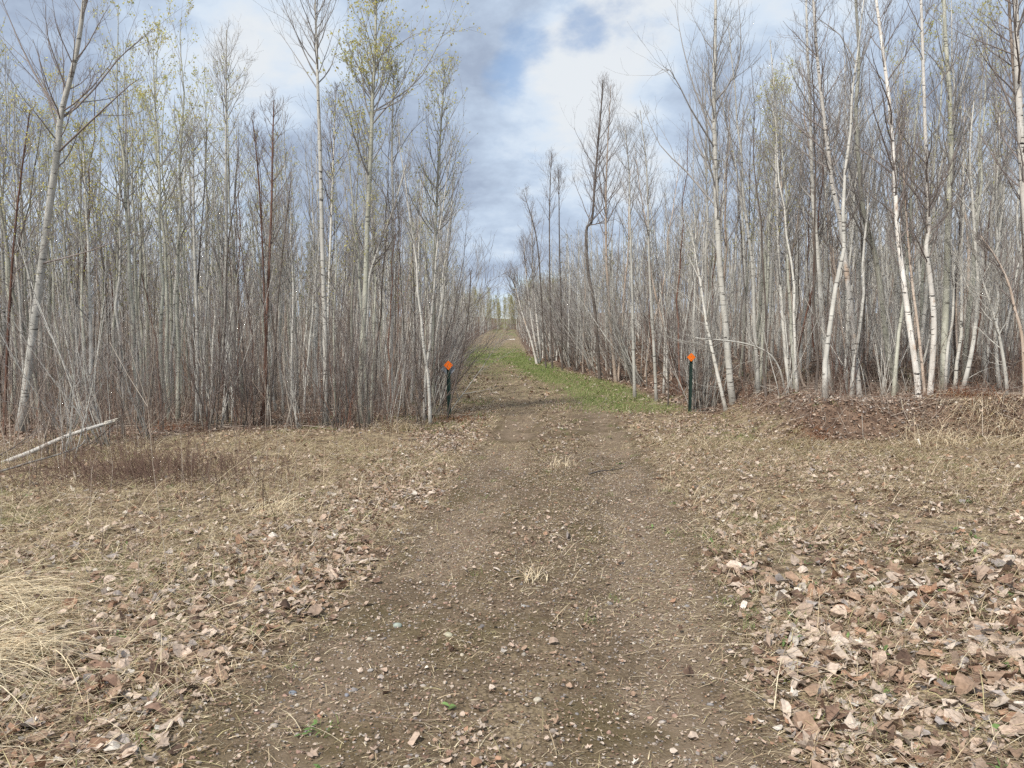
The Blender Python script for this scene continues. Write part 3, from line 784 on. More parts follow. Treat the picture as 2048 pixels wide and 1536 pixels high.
hero(Bn, 'birch', 'thin tan birch half hidden behind the brightest white birch', 13.9, [(1850, 800), (1843, 720), (1834, 640), (1826, 580), (1818, 500), (1812, 420), (1806, 330), (1798, 240)], 0.055, 'tan', 'twig_red', 26, t0=0.4, lmax=1.2, nb=24)
hero(Bn, 'birch', 'white birch leaning the other way beside the brightest birch, with a kinked stem', 13.8, [(1860, 790), (1865, 720), (1868, 650), (1864, 590), (1858, 540), (1852, 500), (1858, 450), (1855, 380), (1850, 250), (1846, 120), (1842, 0), (1838, -60)], 0.105, 'birch', 'twig_red', 27, t0=0.38, lmax=1.6, nb=36, ang=(.5, .85), up=0.6, tip=0.03)
hero(A, 'aspen', 'greenish grey aspen slanting between the two groups of white birches', 14.9, [(1795, 818), (1783, 740), (1770, 660), (1758, 560), (1745, 490), (1728, 430), (1718, 330), (1712, 220), (1718, 120), (1710, -20)], 0.13, 'green', 'twig', 28, t0=0.4, lmax=1.8, nb=30, tip=0.04, ang=(.5, .8),
     limbs=[[(1718, 130, 0), (1680, 70, .3), (1640, 40, .4), (1600, 0, .4)], [(1718, 135, 0), (1745, 60, -.2), (1750, -20, -.2)]])
hero(A, 'aspen', 'thick smooth grey aspen behind the kinked white birch', 14.6, [(1885, 800), (1888, 700), (1892, 600), (1895, 500), (1897, 400), (1902, 320), (1900, 200), (1890, 60), (1888, -40)], 0.135, 'green', 'twig', 29, t0=0.45, lmax=1.8, nb=28, tip=0.05, ang=(.5, .8),
     limbs=[[(1903, 290, 0), (1950, 240, .3), (1965, 160, .4), (1975, 60, .5)], [(1905, 260, 0), (1915, 160, -.2), (1922, 60, -.3)], [(1900, 300, 0), (1895, 220, .2), (1888, 120, .3)]])
hero(A, 'aspen', 'forked thin grey aspen opening its fork from the thick smooth aspen', 14.4, [(1890, 790), (1895, 700), (1905, 640), (1907, 560), (1902, 480), (1900, 400)], 0.06, 'aspen', 'twig', 30, t0=0.5, lmax=0.9, nb=14)
hero(A, 'aspen', 'grey aspen leaning outward from the rusty fern heap', 13.9, [(1922, 795), (1938, 730), (1950, 660), (1956, 570), (1950, 480), (1945, 400), (1940, 300), (1950, 180)], 0.085, 'aspen', 'twig_grey', 31, t0=0.35, lmax=1.2, nb=24)
hero(A, 'aspen', 'slim grey aspen leaning inward above the grassy mound end', 13.5, [(2015, 805), (2010, 740), (2000, 680), (1985, 620), (1968, 570), (1950, 500)], 0.065, 'aspen', 'twig_grey', 32, t0=0.3, lmax=1.0, nb=20)
hero(Bn, 'birch', 'tan leaning birch at the far end of the mound', 13.2, [(2052, 740), (2045, 680), (2030, 620), (2018, 570), (1995, 520), (1960, 470)], 0.06, 'tan', 'twig_red', 33, t0=0.4, lmax=1.0, nb=20)
hero(Bn, 'birch', 'clean white birch rising out of the picture edge with long dark side branches', 13.0, [(2075, 800), (2065, 640), (2055, 480), (2046, 360), (2040, 240), (2034, 120), (2032, 20), (2028, -60)], 0.14, 'birch', 'twig_red', 34, t0=0.4, lmax=2.0, nb=30, ang=(.5, .9), up=0.6, tip=0.06)
hero(Bn, 'birch', 'thin reddish birch stem twinned with the clean white birch', 13.3, [(2062, 800), (2058, 640), (2048, 480), (2040, 300), (2028, 150), (2020, 40), (2015, -60)], 0.08, 'tan', 'twig_red', 35, t0=0.4, lmax=1.8, nb=28, ang=(.5, .9), up=0.6, tip=0.03)
hero(A, 'aspen', 'pale grey aspen with black scars standing over the dark hollow log', 15.2, [(1660, 818), (1655, 740), (1645, 650), (1640, 560), (1632, 470), (1625, 380), (1622, 280), (1620, 200), (1615, 100), (1612, -20)], 0.115, 'aspen', 'twig', 36, t0=0.42, lmax=1.6, nb=32, tip=0.03)
hero(Bn, 'birch', 'orange peeling birch in front of the tallest cream birch', 15.4, [(1700, 800), (1695, 740), (1688, 680), (1676, 600), (1668, 520), (1660, 440)], 0.06, 'tan', 'twig_red', 37, t0=0.4, lmax=1.3, nb=26)
hero(A, 'aspen', 'grey aspen behind the arched sapling with fine dark side twigs', 15.6, [(1590, 838), (1577, 760), (1567, 660), (1560, 560), (1555, 440), (1552, 320), (1550, 200), (1540, 80)], 0.085, 'aspen', 'twig', 38, t0=0.35, lmax=1.6, nb=34)
hero(A, 'aspen', 'slender tan aspen next to the foot of the arched sapling', 15.8, [(1620, 832), (1603, 760), (1592, 680), (1582, 580), (1572, 470), (1562, 360), (1560, 260)], 0.06, 'tan', 'twig', 39, t0=0.4, lmax=1.3, nb=28)
hero(A, 'aspen', 'thin pale stem rising clear at the foot of the leaf bank', 19.5, [(1313, 790), (1308, 700), (1302, 600), (1298, 510), (1296, 420), (1292, 320), (1280, 220)], 0.085, 'pale', 'twig', 40, t0=0.5, lmax=1.2, nb=24)
hero(A, 'aspen', 'grey aspen on the bank with its stem bent at mid height', 20.5, [(1270, 772), (1266, 660), (1264, 560), (1260, 440), (1258, 340), (1250, 260)], 0.09, 'aspen', 'twig', 41, t0=0.45, lmax=1.4, nb=28)
hero('dark_sapling', 'sapling', 'bare dark stem standing on the bank behind the plain orange marker', 18.0, [(1337, 775), (1337, 730), (1338, 680), (1340, 640)], 0.045, 'dark', 'twig_red', 42, t0=0.5, lmax=0.5, nb=6, dead=2)
hero('cherry_tree', 'cherry', 'tall dark elbow-stemmed tree over the grassy bend of the trail', 27.0, [(1200, 740), (1190, 620), (1176, 540), (1173, 460), (1184, 440), (1190, 360), (1196, 290), (1202, 220), (1206, 160)], 0.12, 'dark', 'twig_red', 43, t0=0.4, lmax=2.0, nb=40, ang=(.5, .8), up=.7, tip=0.03)
hero(Bn, 'birch', 'tallest dark-topped birch with pink peeling stem beside the elbow-stemmed tree', 26.0, [(1232, 752), (1222, 660), (1215, 560), (1212, 480), (1212, 380), (1216, 280), (1222, 170)], 0.12, 'tan', 'twig_red', 44, t0=0.45, lmax=1.8, nb=36, ang=(.5, .8))
hero('dark_tree', 'dark tree', 'black slender tree with a drooping hooked top near the grassy bend', 32.0, [(1125, 725), (1122, 600), (1119, 500), (1118, 400), (1117, 340)], 0.075, 'dark', 'twig_red', 45, t0=0.55, lmax=1.2, nb=18,
     limbs=[[(1117, 372, 0), (1116, 345, 0), (1125, 333, 0), (1138, 338, 0)], [(1118, 420, 0), (1130, 385, 0), (1145, 365, 0)]])
hero('dark_tree', 'dark tree', 'straight black tree with the highest whip tip by the grassy bend', 33.0, [(1105, 722), (1100, 600), (1099, 500), (1099, 420), (1101, 360), (1103, 305)], 0.075, 'dark', 'twig_red', 46, t0=0.5, lmax=1.4, nb=22)
hero('dark_tree', 'dark tree', 'black tree leaning out with a broken curved tip by the grassy bend', 33.5, [(1092, 720), (1083, 600), (1078, 520), (1070, 460), (1058, 420), (1046, 378)], 0.075, 'dark', 'twig_red', 47, t0=0.5, lmax=1.0, nb=16,
     limbs=[[(1078, 520, 0), (1086, 450, .2), (1092, 400, .3), (1097, 340, .4)]])
hero(Bn, 'birch', 'white birch leaning out low over the trail bend', 36.0, [(1074, 710), (1062, 680), (1050, 645), (1040, 610), (1030, 570), (1022, 540)], 0.11, 'birch', 'twig_red', 48, t0=0.4, lmax=2.0, nb=26, ang=(.4, .8), group=None)
hero(Bn, 'birch', 'middle white birch of the leaning cluster at the trail bend', 36.3, [(1078, 710), (1068, 670), (1060, 620), (1055, 575), (1050, 520), (1048, 480)], 0.11, 'birch', 'twig_red', 49, t0=0.4, lmax=1.8, nb=28, ang=(.4, .8))
hero(Bn, 'birch', 'most upright white birch of the leaning cluster at the trail bend', 36.6, [(1082, 709), (1076, 660), (1070, 600), (1066, 550), (1064, 480), (1066, 430)], 0.11, 'birch', 'twig_red', 50, t0=0.4, lmax=1.8, nb=30, ang=(.4, .8))


# anonymous young trees: a set of kinds, then copies
def variant(seed, H, r0, barkm, twig, leaf=0, cols=BUDCOL, lmax=1.1, nb=18, t0=0.42, ntw=4, nsub=2, dead=3, **kw):
    rng = np.random.default_rng(seed)
    n = 12
    z = np.linspace(0, H, n)
    w = np.cumsum(rng.normal(0, 0.035, (n, 2)), 0); w -= w[0]
    bow = rng.normal(0, 0.12, 2)[None] * ((z / H) ** 2)[:, None]
    tr = np.concatenate([w + bow, z[:, None]], 1)
    kw.setdefault('ang', (0.42, 0.8)); kw.setdefault('lprof', 0.45)
    tk, cr, Q = grow(tr, r0, 0.004, rng, nb=nb, t0=t0, lmax=lmax, ntw=ntw, nsub=nsub, leaf=leaf, tsides=7, dead=dead, **kw)
    return dict(trunk=tube_mesh('trunk', tk, M[barkm]), crown=tube_mesh('crown', cr, M[twig]), foliage=quads_mesh('foliage', Q, M['bud'], rng, cols) if Q is not None else None)


KINDS = {
    'grey': [variant(100 + i, 7.2, 0.038 + 0.004 * (i % 3), 'aspen', 'twig') for i in range(6)],
    'pale': [variant(120 + i, 7.6, 0.042, 'pale', 'twig', lmax=1.2) for i in range(3)],
    'leafy': [variant(140 + i, 7.6, 0.042, 'green', 'twig', leaf=3, lmax=1.3, leafsize=0.036) for i in range(4)],
    'dark': [variant(160 + i, 6.4, 0.026, 'dark', 'twig_red', lmax=1.0, ang=(.45, .8)) for i in range(3)],
    'red': [variant(180 + i, 6.6, 0.028, 'red', 'twig_red', lmax=1.0, ang=(.45, .8)) for i in range(2)],
    'bushy': [variant(200 + i, 6.0, 0.035, 'aspen', 'twig', leaf=3, lmax=1.5, t0=0.03, nb=50, leafsize=0.075, cols=BUDCOL * 0.75) for i in range(2)],
    'peel': [variant(190 + i, 7.2, 0.040, 'tan', 'twig_red', lmax=1.3, ang=(.5, .8)) for i in range(2)],
}
NAMES = {'bushy': ('aspen_tree', 'aspen'), 'grey': ('aspen_tree', 'aspen'), 'pale': ('aspen_tree', 'aspen'), 'leafy': ('aspen_tree', 'aspen'), 'dark': ('dark_sapling', 'sapling'), 'red': ('cherry_tree', 'cherry'), 'peel': ('birch_tree', 'birch')}
LOOK = {'bushy': 'low branched leafing aspen', 'grey': 'thin bare grey aspen', 'pale': 'pale-barked bare aspen', 'leafy': 'thin aspen with yellow-green new leaves', 'dark': 'thin dark bare sapling', 'red': 'thin reddish cherry stem', 'peel': 'peeling tan birch'}
SIDE = {0: 'crowded deep in the flat-ground stand behind the fallen log', 1: 'crowded deep in the stand on the leafy bank'}
used = set()


def copy_tree(kind, i, x, y, sc, rz, lean, side):
    src = KINDS[kind][i]
    nm, cat = NAMES[kind]
    o = root_at(nm, (x, y, float(height(x, y)) - 0.05), LOOK[kind] + ' ' + SIDE[side], cat, LOOK[kind] + ' ' + SIDE[side])
    o.scale = (sc, sc, sc); o.rotation_euler = (lean[0], lean[1], rz)
    for part in ('trunk', 'crown', 'foliage'):
        if src[part] is not None: obj(part, src[part], o)
    return o


def wood_points(rng, spacing, y1, margin):
    """stems of the wood on both sides of the corridor, inside a widened view"""
    n = int((y1 + 2) * y1 * 1.7 / spacing ** 2)
    y = rng.uniform(12.5, y1, n); x = rng.uniform(-1, 1, n) * (0.70 * y + margin)
    jitter = rng.normal(0, 0.35, n)
    bare = (x > edge_right(y)) & (x < edge_right(y) + 2.2) & (y > 16) & (y < 26) & (rng.random(n) < 0.6)
    left = (x < edge_left(y) - 0.15) & (y > 14.2 + 0.35 * jitter - 0.8 * sstep(-6, -9, x))
    right = (x > edge_right(y) + 0.25) & (y > np.where(x < 5.0, 17.3, 14.6) + jitter)
    k = (left | right) & ~bare
    x, y = x[k], y[k]
    cell = {}; keep = []
    for i in range(len(x)):
        c = (int(x[i] // spacing), int(y[i] // spacing)); ok = True
        for a in (-1, 0, 1):
            for b in (-1, 0, 1):
                for j in cell.get((c[0] + a, c[1] + b), ()):
                    if (x[i] - x[j]) ** 2 + (y[i] - y[j]) ** 2 < spacing ** 2 * 0.55: ok = False
        if ok: cell.setdefault(c, []).append(i); keep.append(i)
    return x[keep], y[keep]


rw = np.random.default_rng(77)
wx, wy = wood_points(rw, 0.69, 42, 1.5)
vis = np.maximum(0, np.where(wx < 0, edge_left(wy) - wx, wx - edge_right(wy)))          # metres into the wood from the trail
rank = np.argsort(np.minimum(wy + 0.0 * vis, 0.45 * wy + 9 + 0.9 * vis))
N_SINGLE = 330
for j in rank[:N_SINGLE]:
    x, y = wx[j], wy[j]
    side = 0 if x < 0 else 1
    u = rw.random()
    if side == 0:
        lf = 0.50 if x < -5.2 else (0.28 if x > -4 else 0.08)
        kind = 'leafy' if u < lf else ('dark' if u < lf + 0.12 else 'red' if u < lf + 0.19 else 'pale' if u < lf + 0.29 else 'grey')
    else:
        kind = 'leafy' if u < 0.10 else 'dark' if u < 0.22 else 'red' if u < 0.26 else 'peel' if u < 0.36 else 'pale' if u < 0.50 else 'grey'
    sc = rw.uniform(0.70, 1.06) * (1.03 if side else (0.90 if x > -6 else 0.98))
    lean = (rw.normal(0, 0.035), rw.normal(-0.065 if side else 0.0, 0.05))
    copy_tree(kind, rw.integers(len(KINDS[kind])), x, y, sc, rw.uniform(0, 6.28), lean, side)


re_ = np.random.default_rng(55)
for k in range(70):
    x = re_.uniform(-8, 6); y = re_.uniform(98, 118) if abs(x + 1.2) > 2.2 else re_.uniform(106, 116)
    o = copy_tree('bushy', re_.integers(2), x, y, re_.uniform(0.55, 1.0), re_.uniform(0, 6.28), (0, 0), 0)
    o['label'] = o['group'] = 'yellow-green leafing aspen closing the far end of the trail'


# the rest of the wood, one mass
def far_wood():
    rng = np.random.default_rng(31)
    vs = []
    for i in range(10):
        n = 8; H = 7.3
        z = np.linspace(0, H, n); w = np.cumsum(rng.normal(0, 0.06, (n, 2)), 0); w -= w[0]
        tr = np.concatenate([w, z[:, None]], 1)
        leaf = 1 if i >= 7 else 0
        tk, cr, Q = grow(tr, 0.045, 0.008, rng, nb=15, t0=0.34, lmax=1.15, ntw=3, nsub=1, leaf=leaf * 2, twmin=0.0032, detail=False, tsides=5, dead=4, leafsize=0.06)
        vs.append((tk.arrays(), cr.arrays(), Q))
    x0, y0 = wx[rank[N_SINGLE:]], wy[rank[N_SINGLE:]]
    x1, y1 = wood_points(rng, 1.2, 66, 3); k = y1 > 42; x1, y1 = x1[k], y1[k]
    nc = 420; yc = rng.uniform(66, 125, nc); xc = np.where(rng.random(nc) < 0.5, edge_left(yc) - rng.gamma(1.2, 4, nc), edge_right(yc) + rng.gamma(1.2, 4, nc))
    ye = rng.uniform(112, 150, 150); xe = rng.uniform(-14, 14, 150)
    x = np.concatenate([x0, x1, xc, xe]); y = np.concatenate([y0, y1, yc, ye])
    yellow = np.concatenate([np.zeros(len(x0) + len(x1) + len(xc)), np.ones(150)]) > 0
    z = height(x, y)
    parts, lparts = [], []
    tc = np.array([(0.58, 0.56, 0.50), (0.50, 0.48, 0.425), (0.66, 0.64, 0.58), (0.34, 0.28, 0.23)])
    cc = np.array([(0.27, 0.25, 0.23), (0.20, 0.178, 0.16), (0.36, 0.34, 0.31)])
    for j in range(len(x)):
        lf = yellow[j] or rng.random() < (0.25 if x[j] < -6 else 0.12)
        (tV, tF, _), (cV, cF, _), Q = vs[rng.integers(7, 10) if lf else rng.integers(0, 7)]
        a = rng.uniform(0, 6.28); s = rng.uniform(0.54, 0.84) * (0.8 if yellow[j] else 1); c_, s_ = math.cos(a) * s, math.sin(a) * s
        lx, ly = rng.normal(0, 0.05, 2)
        Rm = np.array([[c_, s_, 0], [-s_, c_, 0], [lx * s, ly * s, s]])
        o_ = np.array([x[j], y[j], z[j] - 0.05])
        parts.append((tV @ Rm + o_, tF, np.tile(tc[rng.choice(4, p=[.4, .3, .15, .15])] * rng.uniform(.8, 1.1), (len(tV), 1))))
        parts.append((cV @ Rm + o_, cF, np.tile(cc[rng.choice(3)] * rng.uniform(.85, 1.15), (len(cV), 1))))
        if lf and Q is not None:
            q_ = Q.reshape(-1, 3) @ Rm + o_
            lparts.append((q_, [np.arange(len(q_)).reshape(-1, 4)], np.tile(BUDCOL[rng.choice(4)] * 0.6 * rng.uniform(.8, 1.1), (len(q_), 1))))
    Vv, Ff, Cc = join(parts)
    o = tag(obj('distant_woods', mesh_from('distant_woods', Vv, Ff, M['wood'], Cc)), 'grey mass of young bare trees filling the depth of both stands', 'woods', kind='stuff')
    Vv, Ff, Cc = join(lparts)
    obj('foliage', mesh_from('foliage', Vv, Ff, M['bud'], Cc), o)
    print('far trees', len(x), 'singles', N_SINGLE, 'of', len(wx))


far_wood()


# shrubs: several stems from one foot
def shrub_mesh(seed, ns, H, spread, r0, barkm):
    rng = np.random.default_rng(seed)
    st, tw = Tubes(), Tubes()
    az = rng.uniform(0, 6.283, ns); tilt = np.abs(rng.normal(0, spread, ns)) + 0.05
    L = H * rng.uniform(0.55, 1.1, ns)
    n = 8
    P = np.zeros((ns, n, 3)); P[:, 0, :2] = rng.normal(0, 0.08, (ns, 2)); P[:, 0, 2] = -0.04
    D = np.stack([np.sin(tilt) * np.cos(az), np.sin(tilt) * np.sin(az), np.cos(tilt)], 1)
    for j in range(1, n):
        D = unit(D + rng.normal(0, 0.06, D.shape) + np.array([0, 0, 0.03])); P[:, j] = P[:, j - 1] + D * (L / (n - 1))[:, None]
    R = np.maximum(r0 * (1 - 0.8 * np.linspace(0, 1, n))[None] * rng.uniform(0.6, 1.2, (ns, 1)), 0.0025)
    st.add(P, R, 5)
    B, BR = children(P, R, 0.2 + 0.8 * rng.random((ns, 8)), rng.uniform(.35, .8, (ns, 8)), L[:, None] * rng.uniform(.12, .38, (ns, 8)), 5, .4, .1, .6, .007, .002, rng)
    T, TR = children(B, BR, 0.2 + 0.8 * rng.random((len(B), 4)), rng.uniform(.35, .8, (len(B), 4)), np.linalg.norm(B[:, -1] - B[:, 0], axis=1)[:, None] * rng.uniform(.2, .5, (len(B), 4)), 3, .3, .12, .7, .006, .0018, rng)
    tw.add(B, BR, 4); tw.add(T, TR, 3)
    return tube_mesh('stems', st, M[barkm]), tube_mesh('twigs', tw, M['twig_red'] if barkm != 'aspen' else M['twig'])


SHR = {'dark': [shrub_mesh(300 + i, 7, 2.6, 0.28, 0.011, 'dark') for i in range(3)], 'red': [shrub_mesh(310 + i, 8, 2.0, 0.32, 0.009, 'red') for i in range(2)], 'grey': [shrub_mesh(320 + i, 6, 3.0, 0.25, 0.012, 'aspen') for i in range(3)]}
rs = np.random.default_rng(91)
spots = []
for k in range(34): spots.append((rs.uniform(-9.8, -1.6), 13.7 + rs.normal(0, 0.35), 0, 'along the front of the flat-ground stand'))
for k in range(7): spots.append((rs.uniform(-7.6, -5.5), rs.uniform(9.6, 12.3), 4, 'around the lower end of the fallen birch log'))
for k in range(22):
    y = 15.2 + rs.gamma(1.3, 6); spots.append((float(edge_left(y)) - abs(rs.normal(0.1, 0.35)), y, 1, 'lining the trail edge past the grey-plated marker'))
for k in range(46):
    y = rs.uniform(18.5, 46); spots.append((float(edge_right(y)) + 0.2 + abs(rs.normal(0, 0.9)), y, 2, 'on the leafy bank along the grassy bend'))
for k in range(26): spots.append((rs.uniform(3.9, 10.2), 15.2 + rs.normal(0, 0.8), 3, 'among the birches and aspens on the bank and mound'))
for x, y, zone, where in spots:
    if zone == 3: y = max(y, 16.8 if x < 4.6 else 13.4)
    kind = ('dark', 'red', 'grey')[rs.choice(3, p=[(.45, .3, .25), (.6, .25, .15), (.4, .15, .45), (.25, .2, .55), (.45, .25, .3)][zone])]
    st, tw = SHR[kind][rs.integers(len(SHR[kind]))]
    lab = {'dark': 'dark bare multi-stemmed shrub ', 'red': 'reddish brown bare shrub ', 'grey': 'grey bare many-stemmed shrub '}[kind] + where
    o = root_at('shrub', (x, y, float(height(x, y))), lab, 'shrub', lab)
    s = rs.uniform(0.55, 1.15) * (1.5 if zone == 2 else 1.2 if zone == 1 else 1); o.scale = (s, s, s); o.rotation_euler = (0, rs.normal(0.24 if zone in (1, 4) else (-0.30 if zone == 2 else 0), .06), rs.uniform(0, 6.28) if zone in (0, 3, 4) else rs.normal(0, .2))
    obj('stems', st, o); obj('crown', tw, o)


# thin whips, dead stalks and fallen twigs: undergrowth
def undergrowth():
    r = np.random.default_rng(41)
    tb = Tubes()
    cols = np.array([(0.28, 0.205, 0.16), (0.36, 0.295, 0.24), (0.20, 0.13, 0.10), (0.46, 0.40, 0.33)])

    def whips(x, y, L, r0, tilt, npts=5, side=3):
        n = len(x)
        az = r.uniform(0, 6.283, n); t = np.abs(r.normal(0, tilt, n))
        D = np.stack([np.sin(t) * np.cos(az), np.sin(t) * np.sin(az), np.cos(t)], 1)
        P = np.empty((n, npts, 3)); P[:, 0] = np.stack([x, y, height(x, y) - 0.02], 1)
        for j in range(1, npts):
            D = unit(D + r.normal(0, 0.08, D.shape)); P[:, j] = P[:, j - 1] + D * (L / (npts - 1))[:, None]
        R = np.maximum(r0[:, None] * np.linspace(1, 0.3, npts)[None], 0.0014)
        C = cols[r.choice(4, n)] * r.uniform(.8, 1.15, (n, 1))
        tb.add(P, R, 3, C)
        B, BR = children(P, R, 0.25 + 0.75 * r.random((n, side)), r.uniform(.35, .9, (n, side)), L[:, None] * r.uniform(.12, .4, (n, side)), 3, .3, .12, .7, .006, .0014, r)
        tb.add(B, BR, 3, C.repeat(side, 0))
    den = lambda a, b: np.clip(np.where(a < 0, sstep(-.1, .4, edge_left(b) - a) * sstep(13.4, 14.2, b), 0.55 * sstep(0.6, 3.0, a - edge_right(b)) * sstep(np.where(a < 4.9, 16.6, 13.5), np.where(a < 4.9, 17.4, 14.4), b)), 0, 1)
    x, y = scatter(4200, -20, 20, 12.8, 27, den, r); n = len(x)
    whips(x, y, r.gamma(3.0, 0.6, n) + 0.3, r.uniform(0.003, 0.008, n), 0.22)
    x, y = scatter(2400, -24, 24, 27, 46, den, r); n = len(x)
    whips(x, y, r.gamma(3.0, 0.7, n) + 0.4, r.uniform(0.005, 0.010, n), 0.2)
    # low brush at the wood's front
    x, y = scatter(5200, -11, 11, 12.4, 18, lambda a, b: np.clip(ground_masks(a, b)['wood'], 0, 1) * 0.6, r); n = len(x)
    whips(x, y, r.uniform(0.15, 0.7, n), r.uniform(0.0018, 0.004, n), 0.6, 4, 3)
    # dead stalks standing in the open on the flat side, brown brush patch
    n = 38; x = r.uniform(-6.5, -1.8, n); y = r.uniform(4.0, 13, n)
    cols_keep = cols.copy(); cols[:] = (0.10, 0.07, 0.055)
    whips(x, y, r.uniform(0.3, 0.85, n), r.uniform(0.0028, 0.0045, n), 0.16, 6, 4)
    cols[:] = (0.17, 0.11, 0.085)
    n = 900; x = -4.1 + r.normal(0, 0.7, n); y = 8.6 + r.normal(0, 0.45, n)
    whips(x, y, r.uniform(0.12, 0.45, n), r.uniform(0.0022, 0.004, n), 0.9, 4, 4)
    cols[:] = cols_keep
    x, y = scatter(330, -6.5, -1.6, 3.6, 13, lambda a, b: 0.45 * np.ones_like(a), r); n = len(x)
    whips(x, y, r.gamma(2.2, 0.22, n) + .1, r.uniform(0.0018, 0.0034, n), 0.2, 5, 2)
    n = 380; x = r.uniform(4.6, 10.5, n); y = r.uniform(12.0, 13.6, n)
    whips(x, y, r.gamma(2.5, 0.10, n) + .08, r.uniform(0.0016, 0.0032, n), 0.7, 4, 3)
    n = 160; x = r.uniform(-7.5, -5.3, n); y = r.uniform(9.3, 12.5, n)
    whips(x, y, r.uniform(0.4, 1.6, n), r.uniform(0.003, 0.006, n), 0.4, 5, 3)
    # fallen twigs lying in the wood and the clearing
    def lying(x, y, L, r0):
        n = len(x); az = r.uniform(0, 6.283, n); npts = 4
        P = np.empty((n, npts, 3)); P[:, 0, 0] = x; P[:, 0, 1] = y
        for j in range(1, npts):
            az = az + r.normal(0, .18, n); P[:, j, :2] = P[:, j - 1, :2] + np.stack([np.cos(az), np.sin(az)], 1) * (L / 3)[:, None]
        P[:, :, 2] = height(P[:, :, 0], P[:, :, 1]) + r0[:, None] + r.uniform(0, 0.03, (n, 1)) + r.uniform(0, .05, (n, npts)) * (L[:, None] > .3)
        tb.add(P, r0[:, None] * np.linspace(1, .5, npts)[None], 3, cols[r.choice(4, n)] * r.uniform(.9, 1.5, (n, 1)))
    x, y = scatter(2600, -12, 12, 12.4, 24, lambda a, b: np.clip(ground_masks(a, b)['wood'], 0, 1), r); n = len(x)
    lying(x, y, r.uniform(.2, 1.4, n), r.uniform(.002, .008, n))
    x, y = scatter(900, -8, 9, 2.6, 13, lambda a, b: 0.55 * (1 - ground_masks(a, b)['trail']) + .06, r); n = len(x)
    lying(x, y, r.uniform(.08, .5, n), r.uniform(.001, .0028, n))
    Vv, Ff, Cc = tb.arrays()
    tag(obj('undergrowth', mesh_from('undergrowth', Vv, Ff, M['wood'], Cc)), 'tangle of thin brown whips, stalks and fallen twigs under the trees', 'undergrowth', kind='stuff')


undergrowth()


# ------------------------------------------------------------------ markers, logs, straw, stones
def simple(name, c, rough=0.5, speck=None, n=40.0):
    m = MB(name)
    nz = m.noise(m.vec(rnd=False), n, 4, 0.6)
    col = m.mix(m.rng(nz, 0.35, 0.7, 0, 0.35), c, tuple(x * 0.7 for x in c))
    if speck: col = m.mix(m.rng(m.noise(m.vec(rnd=False), n * 1.4, 2), 0.64, 0.70, 0, 0.85), col, speck)
    m.base(col); m.b.inputs['Roughness'].default_value = rough
    return m.m


M['orange'] = simple('orange_paint', (0.80, 0.17, 0.012), 0.45)
M['orange_worn'] = simple('worn_orange_paint', (0.76, 0.15, 0.012), 0.5, (0.10, 0.035, 0.015), 22)
M['post'] = simple('green_post_paint', (0.022, 0.042, 0.034), 0.45, None, 30)
M['plate'] = simple('bare_aluminium', (0.30, 0.32, 0.35), 0.5, None, 12)
M['steel'] = simple('bolt_steel', (0.35, 0.35, 0.34), 0.4, None, 50)


def prism(name, pts, thick, mat, parent, loc, bevel=0.0):
    """flat plate in the x/z plane, pts 2D outline, thickness along y"""
    n = len(pts)
    V_ = [(p[0], -thick / 2, p[1]) for p in pts] + [(p[0], thick / 2, p[1]) for p in pts]
    fs = [list(range(n)), list(range(2 * n - 1, n - 1, -1))] + [[i, n + i, n + (i + 1) % n, (i + 1) % n] for i in range(n)]
    me = bpy.data.meshes.new(name); me.from_pydata(V_, [], fs); me.materials.append(mat)
    me.update()
    o = obj(name, me, parent); o.location = loc
    return o


def rounded_diamond(r, c=0.012, n=4):
    out = []
    for k in range(4):
        a0 = k * math.pi / 2
        cx_, cz_ = (r - c * 1.414) * math.cos(a0), (r - c * 1.414) * math.sin(a0)
        for j in range(n + 1):
            a = a0 - math.pi / 4 + j * math.pi / 2 / n
            out.append((cx_ + c * math.cos(a), cz_ + c * math.sin(a)))
    return out[::-1]


def u_post(h, parent, tilt=0.0):
    """flanged steel channel post"""
    w, f, dpt, t = 0.030, 0.016, 0.022, 0.005
    prof = [(-w - f, 0), (-w, 0), (-w + 0.006, dpt), (w - 0.006, dpt), (w, 0), (w + f, 0), (w + f, t), (w + t, t), (w - 0.002, dpt + t), (-w + 0.002, dpt + t), (-w - t, t), (-w - f, t)]
    prof = [(a * 0.78, b) for a, b in prof]
    n = len(prof)
    V_ = [(a, b, -0.25) for a, b in prof] + [(a, b, h) for a, b in prof]
    fs = [list(range(n))[::-1], list(range(n, 2 * n))] + [[i, (i + 1) % n, n + (i + 1) % n, n + i] for i in range(n)]
    me = bpy.data.meshes.new('post'); me.from_pydata(V_, [], fs); me.materials.append(M['post']); me.update()
    return obj('post', me, parent)


def bolt(parent, loc):
    tb = Tubes(); tb.add([(0, 0.004, 0), (0, -0.004, 0), (0, -0.0062, 0)], [0.0075, 0.0075, 0.003], 8)
    Vv, Ff, _ = tb.arrays()
    o = obj('bolt', mesh_from('bolt', Vv, Ff, M['steel']), parent); o.location = loc


def marker(px, Y, sign_py, r, label, back=None, worn=False, lean=0.0):
    x = (px - 1024) / F * Y
    g = float(height(x, Y))
    zc = place(px, sign_py, Y)[2] - g
    o = root_at('trail_marker', (x, Y, g), label, 'trail marker')
    o.rotation_euler = (0, lean, 0)
    u_post(zc + 0.02, o)
    d_ = prism('marker_panel', rounded_diamond(r), 0.004, M['orange_worn'] if worn else M['orange'], o, (0, -0.0085, zc))
    bolt(d_, (0, -0.004, 0.035)); bolt(d_, (0, -0.004, -0.035))
    if back:
        p = prism('back_plate', rounded_diamond(back, 0.02), 0.004, M['plate'], o, (0.0, 0.036, zc - 0.075))
    return o


